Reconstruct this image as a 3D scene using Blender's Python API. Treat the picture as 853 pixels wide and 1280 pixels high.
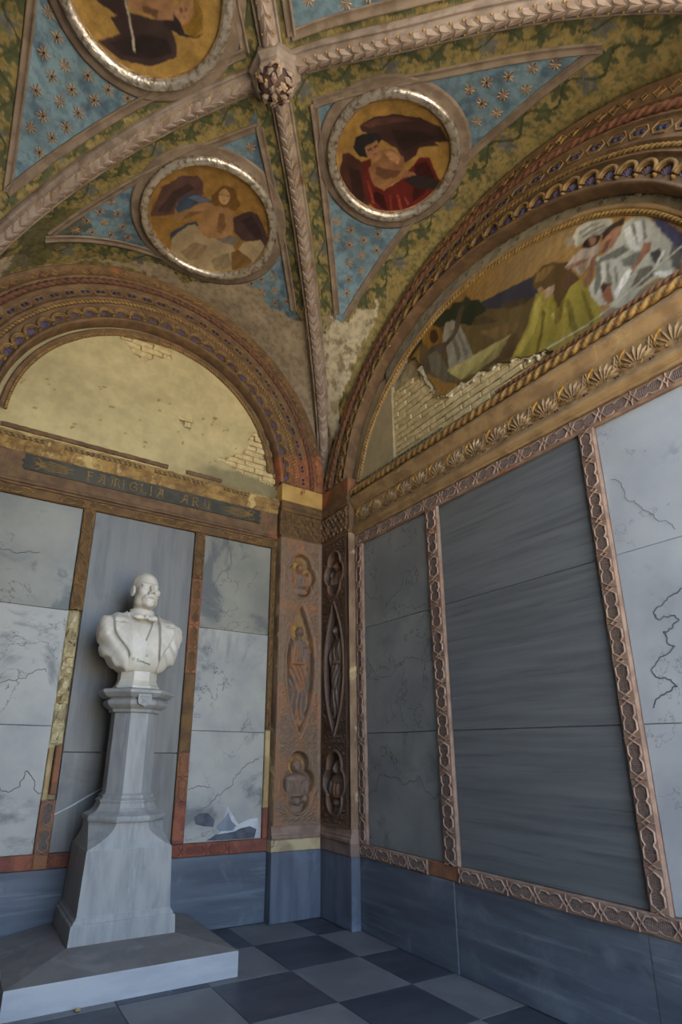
import bpy, bmesh, math, random
import numpy as np
from mathutils import Matrix, Vector

for _o in list(bpy.data.objects): bpy.data.objects.remove(_o)
SC = bpy.context.scene
COL = SC.collection
PI = math.pi

def lin(c):
    return tuple(((v/255.0)/12.92 if v/255.0 <= .04045 else (((v/255.0)+.055)/1.055)**2.4) for v in c[:3])

# ---------------------------------------------------------------- camera
CAM = np.array([-3.354, -5.2534, 1.5])
YAW, PITCH, ROLL = .5353, .3095, .014
FPX, UX, UY = 700.55, -41.7, 75.5
_fw = np.array([math.sin(YAW)*math.cos(PITCH), math.cos(YAW)*math.cos(PITCH), math.sin(PITCH)])
_r = np.array([math.cos(YAW), -math.sin(YAW), 0.0]); _u = np.cross(_r, _fw)
_R = _r*math.cos(ROLL)+_u*math.sin(ROLL); _U = -_r*math.sin(ROLL)+_u*math.cos(ROLL)
cd = bpy.data.cameras.new('camera'); cam = bpy.data.objects.new('camera', cd); COL.objects.link(cam)
cd.sensor_fit = 'HORIZONTAL'; cd.sensor_width = 36.0; cd.lens = FPX/853*36
cd.shift_x = -UX/853; cd.shift_y = UY/853; cd.clip_start = .05; cd.clip_end = 300
cam.matrix_world = Matrix(((_R[0], _U[0], -_fw[0], CAM[0]), (_R[1], _U[1], -_fw[1], CAM[1]), (_R[2], _U[2], -_fw[2], CAM[2]), (0, 0, 0, 1)))
SC.camera = cam

# ---------------------------------------------------------------- light
w = bpy.data.worlds.new('sky'); SC.world = w; w.use_nodes = True
nt = w.node_tree; nt.nodes.clear()
wo = nt.nodes.new('ShaderNodeOutputWorld'); bg = nt.nodes.new('ShaderNodeBackground')
bg.inputs[0].default_value = (.50, .69, 1.0, 1); bg.inputs[1].default_value = 2.6
nt.links.new(bg.outputs[0], wo.inputs[0])
sd = bpy.data.lights.new('sun', 'SUN'); so = bpy.data.objects.new('sun', sd); COL.objects.link(so)
sd.energy = 16.0; sd.color = (1.0, .93, .82); sd.angle = math.radians(.6)
so.location = (-14, -12, 20)
so.rotation_euler = Vector((.62, .20, -1.0)).to_track_quat('-Z', 'Y').to_euler()
SC.view_settings.view_transform = 'Standard'; SC.view_settings.look = 'None'
SC.view_settings.gamma = 1.0; SC.view_settings.use_curve_mapping = False
SC.view_settings.exposure = 1.15

# ---------------------------------------------------------------- noise and geometry tools
def _lat(seed):
    return np.random.RandomState(seed).rand(256, 256)
_L = {}
def vn(x, y, seed=0):
    if seed not in _L: _L[seed] = _lat(seed)
    T = _L[seed]
    xi = np.floor(x).astype(int); yi = np.floor(y).astype(int)
    fx = x-xi; fy = y-yi; fx = fx*fx*(3-2*fx); fy = fy*fy*(3-2*fy)
    a = T[xi & 255, yi & 255]; b = T[(xi+1) & 255, yi & 255]; c = T[xi & 255, (yi+1) & 255]; d = T[(xi+1) & 255, (yi+1) & 255]
    return (a*(1-fx)+b*fx)*(1-fy)+(c*(1-fx)+d*fx)*fy
def fbm(x, y, seed=0, o=4):
    s = 0; a = .5; t = 0
    for i in range(o):
        s = s+a*vn(x*2**i+17.3*i, y*2**i+5.1*i, seed+i); t += a; a *= .5
    return s/t
def smooth(a, b, x):
    t = np.clip((x-a)/(b-a), 0, 1); return t*t*(3-2*t)
def inpoly(px, py, poly):
    ins = np.zeros(px.shape, bool); n = len(poly)
    for i in range(n):
        x0, y0 = poly[i]; x1, y1 = poly[(i+1) % n]
        if y0 == y1: continue
        c = ((y0 > py) != (y1 > py)) & (px < (x1-x0)*(py-y0)/(y1-y0)+x0)
        ins ^= c
    return ins

def tagset(o, label=None, cat=None, group=None, kind=None):
    if label: o['label'] = label
    if cat: o['category'] = cat
    if group: o['group'] = group
    if kind: o['kind'] = kind
    return o
WL = {}
def empty(name, loc, label=None, cat=None, group=None, kind=None, parent=None):
    o = bpy.data.objects.new(name, None); COL.objects.link(o); o.empty_display_size = .1
    WL[o.name] = Vector(loc)
    if parent is not None:
        o.parent = parent; o.location = Vector(loc)-WL[parent.name]
    else: o.location = loc
    return tagset(o, label, cat, group, kind)
def mkmesh(name, V, F, mat, cols=None, smooth_=False, mats=None, midx=None):
    me = bpy.data.meshes.new(name)
    V = np.asarray(V, dtype=np.float32)
    if isinstance(F, np.ndarray) and F.ndim == 2:
        n, k = F.shape
        me.vertices.add(len(V)); me.vertices.foreach_set('co', V.ravel())
        me.loops.add(n*k); me.loops.foreach_set('vertex_index', F.astype(np.int32).ravel())
        me.polygons.add(n); me.polygons.foreach_set('loop_start', np.arange(0, n*k, k, dtype=np.int32))
        me.polygons.foreach_set('loop_total', np.full(n, k, dtype=np.int32))
        me.update(calc_edges=True)
    else:
        me.from_pydata([tuple(map(float, v)) for v in V], [], [tuple(int(i) for i in f) for f in F]); me.update()
    if mats:
        for m_ in mats: me.materials.append(m_)
        if midx is not None: me.polygons.foreach_set('material_index', np.asarray(midx, dtype=np.int32))
    else: me.materials.append(mat)
    if cols is not None:
        at = me.color_attributes.new('Col', 'FLOAT_COLOR', 'POINT')
        c = np.ones((len(V), 4), np.float32); c[:, :3] = cols
        at.data.foreach_set('color', c.ravel())
    if smooth_: me.polygons.foreach_set('use_smooth', np.ones(len(me.polygons), dtype=bool))
    me.update()
    return me
def obj(name, V, F, mat, parent=None, label=None, cat=None, group=None, kind=None, cols=None, smooth_=False, mats=None, midx=None, origin=None):
    V = np.asarray(V, float)
    if origin is None:
        mn, mx = V.min(0), V.max(0); origin = np.array([(mn[0]+mx[0])/2, (mn[1]+mx[1])/2, mn[2]])
    me = mkmesh(name, V-origin, F, mat, cols, smooth_, mats, midx)
    o = bpy.data.objects.new(name, me); COL.objects.link(o)
    WL[o.name] = Vector(origin)
    if parent is not None:
        o.parent = parent; o.location = Vector(origin)-WL[parent.name]
    else: o.location = origin
    return tagset(o, label, cat, group, kind)
def place(name, me, M, parent, wl=None):
    """one more object of shared mesh data, world matrix M, under an unrotated parent"""
    o = bpy.data.objects.new(name, me); COL.objects.link(o)
    if parent is not None:
        o.parent = parent; o.matrix_basis = Matrix.Translation(-WL[parent.name]) @ M
    else: o.matrix_basis = M
    return o
def child_same(name, me, parent):
    """a sub-part that shares its parent's local frame"""
    o = bpy.data.objects.new(name, me); COL.objects.link(o); o.parent = parent
    return o
BOXF = [(0, 3, 2, 1), (4, 5, 6, 7), (0, 1, 5, 4), (1, 2, 6, 5), (2, 3, 7, 6), (3, 0, 4, 7)]
def boxv(x0, x1, y0, y1, z0, z1):
    return [(x0, y0, z0), (x1, y0, z0), (x1, y1, z0), (x0, y1, z0), (x0, y0, z1), (x1, y0, z1), (x1, y1, z1), (x0, y1, z1)]
class MB:
    def __init__(s): s.V = []; s.F = []
    def add(s, V, F):
        o = len(s.V); s.V += [tuple(v) for v in V]; s.F += [tuple(i+o for i in f) for f in F]; return s
    def box(s, *a): return s.add(boxv(*a), BOXF)
    def bev(s, x0, x1, y0, y1, z0, z1, b, ax):
        """box with its room-side face chamfered; ax = 'y-', 'x-', 'z+' or 'z-'"""
        V = boxv(x0, x1, y0, y1, z0, z1)
        def q(f):
            return [f(*v) for v in V]
        cx, cy, cz = (x0+x1)/2, (y0+y1)/2, (z0+z1)/2
        if ax == 'y-': rim = [(x0, y0+b, z0), (x1, y0+b, z0), (x1, y0+b, z1), (x0, y0+b, z1)]; top = [(x0+b, y0, z0+b), (x1-b, y0, z0+b), (x1-b, y0, z1-b), (x0+b, y0, z1-b)]; bot = [(x0, y1, z0), (x1, y1, z0), (x1, y1, z1), (x0, y1, z1)]
        elif ax == 'x-': rim = [(x0+b, y0, z0), (x0+b, y1, z0), (x0+b, y1, z1), (x0+b, y0, z1)]; top = [(x0, y0+b, z0+b), (x0, y1-b, z0+b), (x0, y1-b, z1-b), (x0, y0+b, z1-b)]; bot = [(x1, y0, z0), (x1, y1, z0), (x1, y1, z1), (x1, y0, z1)]
        else: rim = [(x0, y0, z1-b), (x1, y0, z1-b), (x1, y1, z1-b), (x0, y1, z1-b)]; top = [(x0+b, y0+b, z1), (x1-b, y0+b, z1), (x1-b, y1-b, z1), (x0+b, y1-b, z1)]; bot = [(x0, y0, z0), (x1, y0, z0), (x1, y1, z0), (x0, y1, z0)]
        F = [(8, 9, 10, 11)]
        for i in range(4):
            j = (i+1) % 4; F += [(i, j, 4+j, 4+i), (4+i, 4+j, 8+j, 8+i)]
        F.append((3, 2, 1, 0))
        return s.add(bot+rim+top, F)
    def prism(s, poly, z0, z1, f=lambda a, b, c: (a, b, c)):
        n = len(poly)
        V = [f(x, y, z0) for x, y in poly]+[f(x, y, z1) for x, y in poly]
        F = [tuple(range(n-1, -1, -1)), tuple(range(n, 2*n))]+[(i, (i+1) % n, n+(i+1) % n, n+i) for i in range(n)]
        return s.add(V, F)
    def ridge(s, poly, wd, h, closed=True):
        """raised moulding following a polyline in the xy plane: flat foot, peaked top"""
        P = np.asarray(poly, float); n = len(P); V = []
        for i in range(n):
            a = P[(i-1) % n] if (closed or i > 0) else P[i]; b = P[(i+1) % n] if (closed or i < n-1) else P[i]
            t = b-a; t = t/(np.hypot(*t)+1e-9); nn = np.array([-t[1], t[0]])
            q = P[i]+nn*wd/2; r = P[i]-nn*wd/2; V += [(q[0], q[1], 0), (P[i][0]+nn[0]*wd*.15, P[i][1]+nn[1]*wd*.15, h), (P[i][0]-nn[0]*wd*.15, P[i][1]-nn[1]*wd*.15, h), (r[0], r[1], 0)]
        F = []
        for i in range(n if closed else n-1):
            j = (i+1) % n
            for k in range(3): F.append((4*i+k, 4*i+k+1, 4*j+k+1, 4*j+k))
        return s.add(V, F)
    def dome(s, cx, cy, rx, ry, h, n=10, z=0):
        V = [(cx+rx*math.cos(2*PI*i/n), cy+ry*math.sin(2*PI*i/n), z) for i in range(n)]+[(cx+.62*rx*math.cos(2*PI*i/n), cy+.62*ry*math.sin(2*PI*i/n), z+h*.8) for i in range(n)]+[(cx, cy, z+h)]
        F = [(i, (i+1) % n, n+(i+1) % n, n+i) for i in range(n)]+[(n+i, n+(i+1) % n, 2*n) for i in range(n)]
        return s.add(V, F)
    def petal(s, x0, y0, ang, L, wd, h, z=0, r0=.15):
        c, sn = math.cos(ang), math.sin(ang); V = []
        for (u, v, q) in ((0, 0, 0), (.55, -wd/2/L, 0), (1, 0, 0), (.55, wd/2/L, 0), (.6, 0, h), (.85, -wd*.35/L, 0), (.85, wd*.35/L, 0)):
            u2 = r0*L+u*L*(1-r0); V.append((x0+c*u2-sn*v*L, y0+sn*u2+c*v*L, z+q))
        return s.add(V, [(0, 1, 4), (1, 5, 4), (5, 2, 4), (2, 6, 4), (6, 3, 4), (3, 0, 4)])
    def tube(s, pts, r, n=6, rad=None):
        P = np.asarray(pts, float); m = len(P); V = []; up = np.array([.31, .17, .93])
        for i in range(m):
            t = P[min(i+1, m-1)]-P[max(i-1, 0)]; t = t/(np.linalg.norm(t)+1e-9)
            a = np.cross(t, up); a /= np.linalg.norm(a)+1e-9; b = np.cross(a, t)
            rr = rad[i] if rad is not None else r
            for k in range(n):
                p = P[i]+rr*(math.cos(2*PI*k/n)*a+math.sin(2*PI*k/n)*b); V.append(tuple(p))
        F = [(i*n+k, i*n+(k+1) % n, (i+1)*n+(k+1) % n, (i+1)*n+k) for i in range(m-1) for k in range(n)]
        F += [tuple(range(n-1, -1, -1)), tuple((m-1)*n+k for k in range(n))]
        return s.add(V, F)
    def mesh(s, name, mat, smooth_=False): return mkmesh(name, s.V, s.F, mat, smooth_=smooth_)
    def obj(s, name, mat, parent=None, **k): return obj(name, s.V, s.F, mat, parent, **k)
def gridfaces(nu, nv):
    i = np.arange(nu-1)[:, None]*nv+np.arange(nv-1)[None, :]
    return np.stack([i, i+1, i+nv+1, i+nv], -1).reshape(-1, 4)
def loft(rings, closed=True, cap=True):
    n = len(rings[0]); m = len(rings)
    V = [p for r in rings for p in r]
    F = [(i*n+k, i*n+(k+1) % n, (i+1)*n+(k+1) % n, (i+1)*n+k) for i in range(m-1) for k in range(n if closed else n-1)]
    if cap: F += [tuple(range(n-1, -1, -1)), tuple((m-1)*n+k for k in range(n))]
    return V, F

# ---------------------------------------------------------------- materials (all procedural)
_M = {}
def mat(name, c1, c2=None, scale=6, stretch=(1, 1, 1), lo=.38, hi=.62, detail=6, rough=.7, bump=.15, bscale=30, vcol=False, metallic=0,
        vein=None, vscale=3, vw=.012, vmask=.5, c3=None, s3=1.5, lo3=.5, hi3=.6, spec=.3, rnd=True, vamp=.35, streak=None, distort=0.0, mosaic=0, coat=0):
    if name in _M: return _M[name]
    m = bpy.data.materials.new(name); m.use_nodes = True; t = m.node_tree; N = t.nodes; K = t.links
    b = N['Principled BSDF']; b.inputs['Roughness'].default_value = rough; b.inputs['Metallic'].default_value = metallic
    b.inputs['Specular IOR Level'].default_value = spec; b.inputs['Coat Weight'].default_value = coat; b.inputs['Coat Roughness'].default_value = .25
    tc = N.new('ShaderNodeTexCoord'); oi = N.new('ShaderNodeObjectInfo')
    mu = N.new('ShaderNodeMath'); mu.operation = 'MULTIPLY'; mu.inputs[1].default_value = 43.0 if rnd else 0.0; K.new(oi.outputs['Random'], mu.inputs[0])
    ad = N.new('ShaderNodeVectorMath'); ad.operation = 'ADD'; K.new(tc.outputs['Object'], ad.inputs[0]); K.new(mu.outputs[0], ad.inputs[1])
    def noise(sc, st=(1, 1, 1), det=6, ds=0.0, rg=.55):
        mp = N.new('ShaderNodeMapping'); mp.inputs['Scale'].default_value = st; K.new(ad.outputs[0], mp.inputs['Vector'])
        n = N.new('ShaderNodeTexNoise'); n.inputs['Scale'].default_value = sc; n.inputs['Detail'].default_value = det; n.inputs['Roughness'].default_value = rg; n.inputs['Distortion'].default_value = ds
        K.new(mp.outputs[0], n.inputs['Vector']); return n.outputs['Fac']
    def ramp(f, a, c):
        r = N.new('ShaderNodeMapRange'); r.interpolation_type = 'SMOOTHSTEP'; r.inputs['From Min'].default_value = a; r.inputs['From Max'].default_value = c; K.new(f, r.inputs['Value']); return r.outputs['Result']
    def mix(f, a, c, mode='MIX'):
        x = N.new('ShaderNodeMix'); x.data_type = 'RGBA'; x.blend_type = mode
        if isinstance(f, float): x.inputs[0].default_value = f
        else: K.new(f, x.inputs[0])
        for sock, val in ((x.inputs[6], a), (x.inputs[7], c)):
            if isinstance(val, tuple): sock.default_value = (*val, 1)
            else: K.new(val, sock)
        return x.outputs[2]
    if vcol:
        va = N.new('ShaderNodeAttribute'); va.attribute_name = 'Col'; col = va.outputs['Color']
        f = noise(scale, stretch, detail)
        col = mix(ramp(f, lo, hi), mix(1.0, col, (1-vamp, 1-vamp, 1-vamp), 'MULTIPLY'), col)
    else:
        col = lin(c1)
        if c2 is not None: col = mix(ramp(noise(scale, stretch, detail, distort), lo, hi), lin(c1), lin(c2))
    if c3 is not None: col = mix(ramp(noise(s3, (1, 1, 1), 7, .6, .62), lo3, hi3), col, lin(c3))
    if streak is not None:
        sc, st, cc, amt = streak
        fx = noise(sc, st, 8, 0, .7); r_ = ramp(fx, .52, .72)
        mm = N.new('ShaderNodeMath'); mm.operation = 'MULTIPLY'; mm.inputs[1].default_value = amt; K.new(r_, mm.inputs[0]); col = mix(mm.outputs[0], col, lin(cc))
    if vein is not None:
        f = noise(vscale, (1, 1, 1), 9, .35, .62)
        sb = N.new('ShaderNodeMath'); sb.operation = 'SUBTRACT'; sb.inputs[1].default_value = .5; K.new(f, sb.inputs[0])
        ab = N.new('ShaderNodeMath'); ab.operation = 'ABSOLUTE'; K.new(sb.outputs[0], ab.inputs[0])
        v1 = ramp(ab.outputs[0], vw, 0.0); v2 = ramp(noise(.9, (1, 1, 1), 3), vmask, vmask+.08)
        mm = N.new('ShaderNodeMath'); mm.operation = 'MULTIPLY'; K.new(v1, mm.inputs[0]); K.new(v2, mm.inputs[1]); col = mix(mm.outputs[0], col, lin(vein))
    if isinstance(col, tuple): b.inputs['Base Color'].default_value = (*col, 1)
    else: K.new(col, b.inputs['Base Color'])
    if bump > 0:
        h = noise(bscale, (1, 1, 1), 5)
        if mosaic:
            vo = N.new('ShaderNodeTexVoronoi'); vo.feature = 'DISTANCE_TO_EDGE'; vo.inputs['Scale'].default_value = mosaic; K.new(ad.outputs[0], vo.inputs['Vector']); h = ramp(vo.outputs['Distance'], 0.0, .15)
        bp = N.new('ShaderNodeBump'); bp.inputs['Strength'].default_value = bump; bp.inputs['Distance'].default_value = .02; K.new(h, bp.inputs['Height']); K.new(bp.outputs[0], b.inputs['Normal'])
    _M[name] = m; return m

marble_pale = mat('marble_pale', (168, 166, 156), (146, 147, 143), 2.2, lo=.35, hi=.7, rough=.42, bump=.05, vein=(74, 74, 72), vscale=1.3, vw=.004, vmask=.47, c3=(108, 110, 108), s3=1.5, lo3=.53, hi3=.66, spec=.4)
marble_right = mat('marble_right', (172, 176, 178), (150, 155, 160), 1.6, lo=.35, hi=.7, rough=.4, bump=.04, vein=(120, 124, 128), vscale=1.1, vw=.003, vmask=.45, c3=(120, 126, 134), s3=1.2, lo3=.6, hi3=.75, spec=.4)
marble_olive = mat('marble_olive', (142, 140, 126), (120, 120, 110), 2.0, lo=.35, hi=.7, rough=.42, bump=.05, vein=(70, 70, 66), vscale=1.5, vw=.004, vmask=.47, c3=(94, 96, 92), s3=1.6, lo3=.52, hi3=.62, spec=.4)
marble_right_shaded = mat('marble_right_shaded', (128, 130, 128), (108, 111, 112), 1.6, lo=.35, hi=.7, rough=.4, bump=.04, vein=(52, 54, 56), vscale=1.9, vw=.006, vmask=.46, c3=(96, 100, 102), s3=1.4, lo3=.56, hi3=.72, spec=.4)  # copy of marble_right with the dimmer corner light put into its colour
marble_mid = mat('marble_mid', (116, 115, 108), (96, 96, 92), 2.0, stretch=(5, 5, .7), lo=.35, hi=.7, rough=.42, bump=.04, streak=(3, (10, 10, .4), (134, 134, 130), .35), c3=(84, 86, 88), s3=1.3, lo3=.55, hi3=.7, spec=.4)
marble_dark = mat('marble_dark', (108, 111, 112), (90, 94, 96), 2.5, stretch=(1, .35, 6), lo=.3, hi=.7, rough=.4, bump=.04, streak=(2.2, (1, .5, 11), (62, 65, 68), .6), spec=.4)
marble_dado = mat('marble_dado', (96, 103, 112), (76, 83, 92), 2.2, stretch=(.5, .5, 4), lo=.3, hi=.7, rough=.45, bump=.05, streak=(2.0, (.4, .4, 7), (140, 146, 152), .55), c3=(118, 124, 130), s3=2.2, lo3=.52, hi3=.75, spec=.4)
marble_dado_b = mat('marble_dado_b', (106, 112, 122), (84, 91, 102), 2.2, stretch=(6, 6, .6), lo=.3, hi=.7, rough=.45, bump=.05, c3=(116, 124, 138), s3=2.5, lo3=.55, hi3=.75, spec=.4)
marble_ped = mat('marble_ped', (156, 155, 150), (130, 131, 130), 3.0, stretch=(4, 4, .8), lo=.35, hi=.72, rough=.5, bump=.05, streak=(2.5, (5, 5, .8), (178, 178, 174), .5), rnd=False)
marble_bust = mat('marble_bust', (206, 200, 186), (190, 183, 168), 5, rough=.45, bump=.02, rnd=False, spec=.4)
marble_step = mat('marble_step', (180, 180, 178), (164, 165, 166), 3, stretch=(.6, .6, 2), rough=.55, bump=.08)
stone_step_top = mat('stone_step_top', (122, 118, 114), (108, 105, 103), 3, rough=.6, bump=.12, c3=(132, 128, 124), s3=3, lo3=.5, hi3=.7)
tile_dark = mat('tile_dark', (66, 70, 78), (54, 58, 66), 2.5, stretch=(1, 3, 1), rough=.42, bump=.06, c3=(78, 84, 96), s3=2.2, lo3=.55, hi3=.8, vein=(150, 156, 166), vscale=1.0, vw=.004, vmask=.62, spec=.4)
tile_light = mat('tile_light', (112, 113, 115), (100, 101, 104), 3, rough=.45, bump=.06, c3=(92, 94, 98), s3=3, lo3=.55, hi3=.8, spec=.4)
grout = mat('grout', (92, 94, 100), (76, 78, 84), 20, rough=.9)
terra = mat('terracotta', (148, 124, 106), (126, 102, 88), 9, rough=.8, bump=.3, c3=(150, 96, 66), s3=4, lo3=.6, hi3=.7)
terra_pink = mat('terracotta_pink', (160, 134, 116), (134, 108, 94), 10, rough=.8, bump=.25)
terra_dark = mat('terracotta_dark', (120, 102, 92), (100, 86, 78), 25, stretch=(1, 6, 1), rough=.85, bump=.4, bscale=60)
terra_red = mat('terracotta_red', (138, 82, 64), (112, 70, 60), 6, rough=.85, bump=.3, c3=(150, 92, 68), s3=3, lo3=.5, hi3=.6)
terra_orange = mat('terracotta_orange', (148, 100, 70), (124, 88, 66), 8, rough=.85, bump=.3)
terra_brown = mat('terracotta_brown', (116, 88, 56), (92, 72, 50), 8, rough=.85, bump=.35, c3=(152, 120, 70), s3=6, lo3=.6, hi3=.7)
gilt_worn = mat('gilt_worn', (160, 124, 70), (112, 86, 54), 14, rough=.6, bump=.35, c3=(186, 154, 96), s3=9, lo3=.58, hi3=.68)
gilt_frieze = mat('gilt_frieze', (158, 130, 92), (132, 106, 76), 7, rough=.55, bump=.2, c3=(184, 158, 114), s3=5, lo3=.6, hi3=.72)
gold_bright = mat('gold_bright', (206, 156, 60), (160, 116, 50), 20, rough=.4, bump=.1, metallic=.3)
gold_dot = mat('gold_dot', (196, 150, 74), None, rough=.35, bump=0, metallic=.6)
cream_worn = mat('cream_worn', (188, 164, 116), (158, 134, 92), 5, rough=.85, bump=.3, c3=(120, 96, 72), s3=3.5, lo3=.6, hi3=.68)
plaster_grey = mat('plaster_grey', (150, 142, 120), (126, 118, 100), 9, rough=.9, bump=.5, bscale=45)
plaster_back = mat('plaster_back', (180, 164, 126), (146, 130, 98), 9, rough=.95, bump=.4)
brick_m = mat('brick_pale', (206, 186, 140), (184, 164, 118), 14, rough=.9, bump=.4, bscale=50)
brick_m2 = mat('brick_cream', (212, 192, 146), (190, 168, 122), 14, rough=.9, bump=.4, bscale=50)
rubble_m = mat('rubble', (212, 196, 152), (178, 160, 120), 9, rough=.95, bump=.9, bscale=30, c3=(104, 84, 62), s3=7, lo3=.6, hi3=.68)
painted = mat('painted_plaster', (0, 0, 0), scale=16, vcol=True, rough=.8, bump=.25, bscale=40, lo=.35, hi=.6, vamp=.3)
paint_flat = mat('painted_relief', (0, 0, 0), scale=22, vcol=True, rough=.62, bump=.12, bscale=50, lo=.35, hi=.65, vamp=.18, spec=.45)
mosaic_m = mat('mosaic', (0, 0, 0), scale=40, vcol=True, rough=.45, bump=.2, lo=.3, hi=.65, vamp=.13, mosaic=110, rnd=False)
medal_m = mat('medallion_mosaic', (0, 0, 0), scale=60, vcol=True, rough=.5, bump=.15, lo=.3, hi=.65, vamp=.13, mosaic=160, rnd=False)
lunette_m = mat('lunette_plaster', (0, 0, 0), scale=10, vcol=True, rough=.9, bump=.25, bscale=25, lo=.3, hi=.7, vamp=.16)
arch_brown = mat('archivolt_brown', (118, 92, 66), (96, 74, 54), 8, rough=.75, bump=.3, c3=(144, 92, 62), s3=2.2, lo3=.6, hi3=.7)
arch_edge = mat('archivolt_ochre', (140, 110, 66), (108, 84, 54), 10, rough=.75, bump=.3)
rope_m = mat('rope_relief', (0, 0, 0), scale=20, vcol=True, rough=.7, bump=.2, vamp=.4)
blue_glaze = mat('blue_glaze', (42, 50, 86), (34, 36, 62), 20, rough=.35, bump=.1)
blue_fan = mat('blue_fan', (84, 82, 116), (92, 70, 74), 10, rough=.5, bump=.15)
rib_m = mat('rib_stone', (144, 130, 120), (120, 106, 96), 8, rough=.75, bump=.25, c3=(104, 80, 62), s3=3, lo3=.55, hi3=.7)
rib_leaf = mat('rib_leaf', (160, 144, 134), (134, 114, 102), 8, rough=.7, bump=.2, c3=(172, 112, 88), s3=2.2, lo3=.66, hi3=.74)
tan_mould = mat('tan_moulding', (134, 118, 104), (114, 98, 86), 8, rough=.75, bump=.2)
silver = mat('silver_leaf_frame', (212, 204, 194), (136, 118, 102), 20, lo=.42, hi=.72, rough=.18, bump=.5, bscale=36, metallic=.7, spec=.6, rnd=False)
star_m = mat('star_gilt', (176, 138, 92), (140, 106, 72), 30, rough=.6, bump=.1)
star_dk = mat('star_pin', (60, 42, 32), None, rough=.7, bump=0)
slate_m = mat('plaque_slate', (74, 72, 60), (58, 57, 50), 8, rough=.6, bump=.15, c3=(96, 92, 76), s3=4, lo3=.6, hi3=.75)
letter_m = mat('letter_gilt', (146, 116, 58), (116, 92, 52), 30, rough=.5, bump=.1)
wall_m = mat('wall_plaster', (112, 104, 94), (94, 86, 78), 3, rough=.9, bump=.3)
ground_m = mat('court_ground', (204, 190, 164), (188, 174, 148), .8, rough=.95, bump=.2)
green_paint = mat('green_paint', (30, 130, 104), None, rough=.6, bump=0)
white_scuff = mat('white_scuff', (214, 214, 210), None, rough=.9, bump=0)
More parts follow.
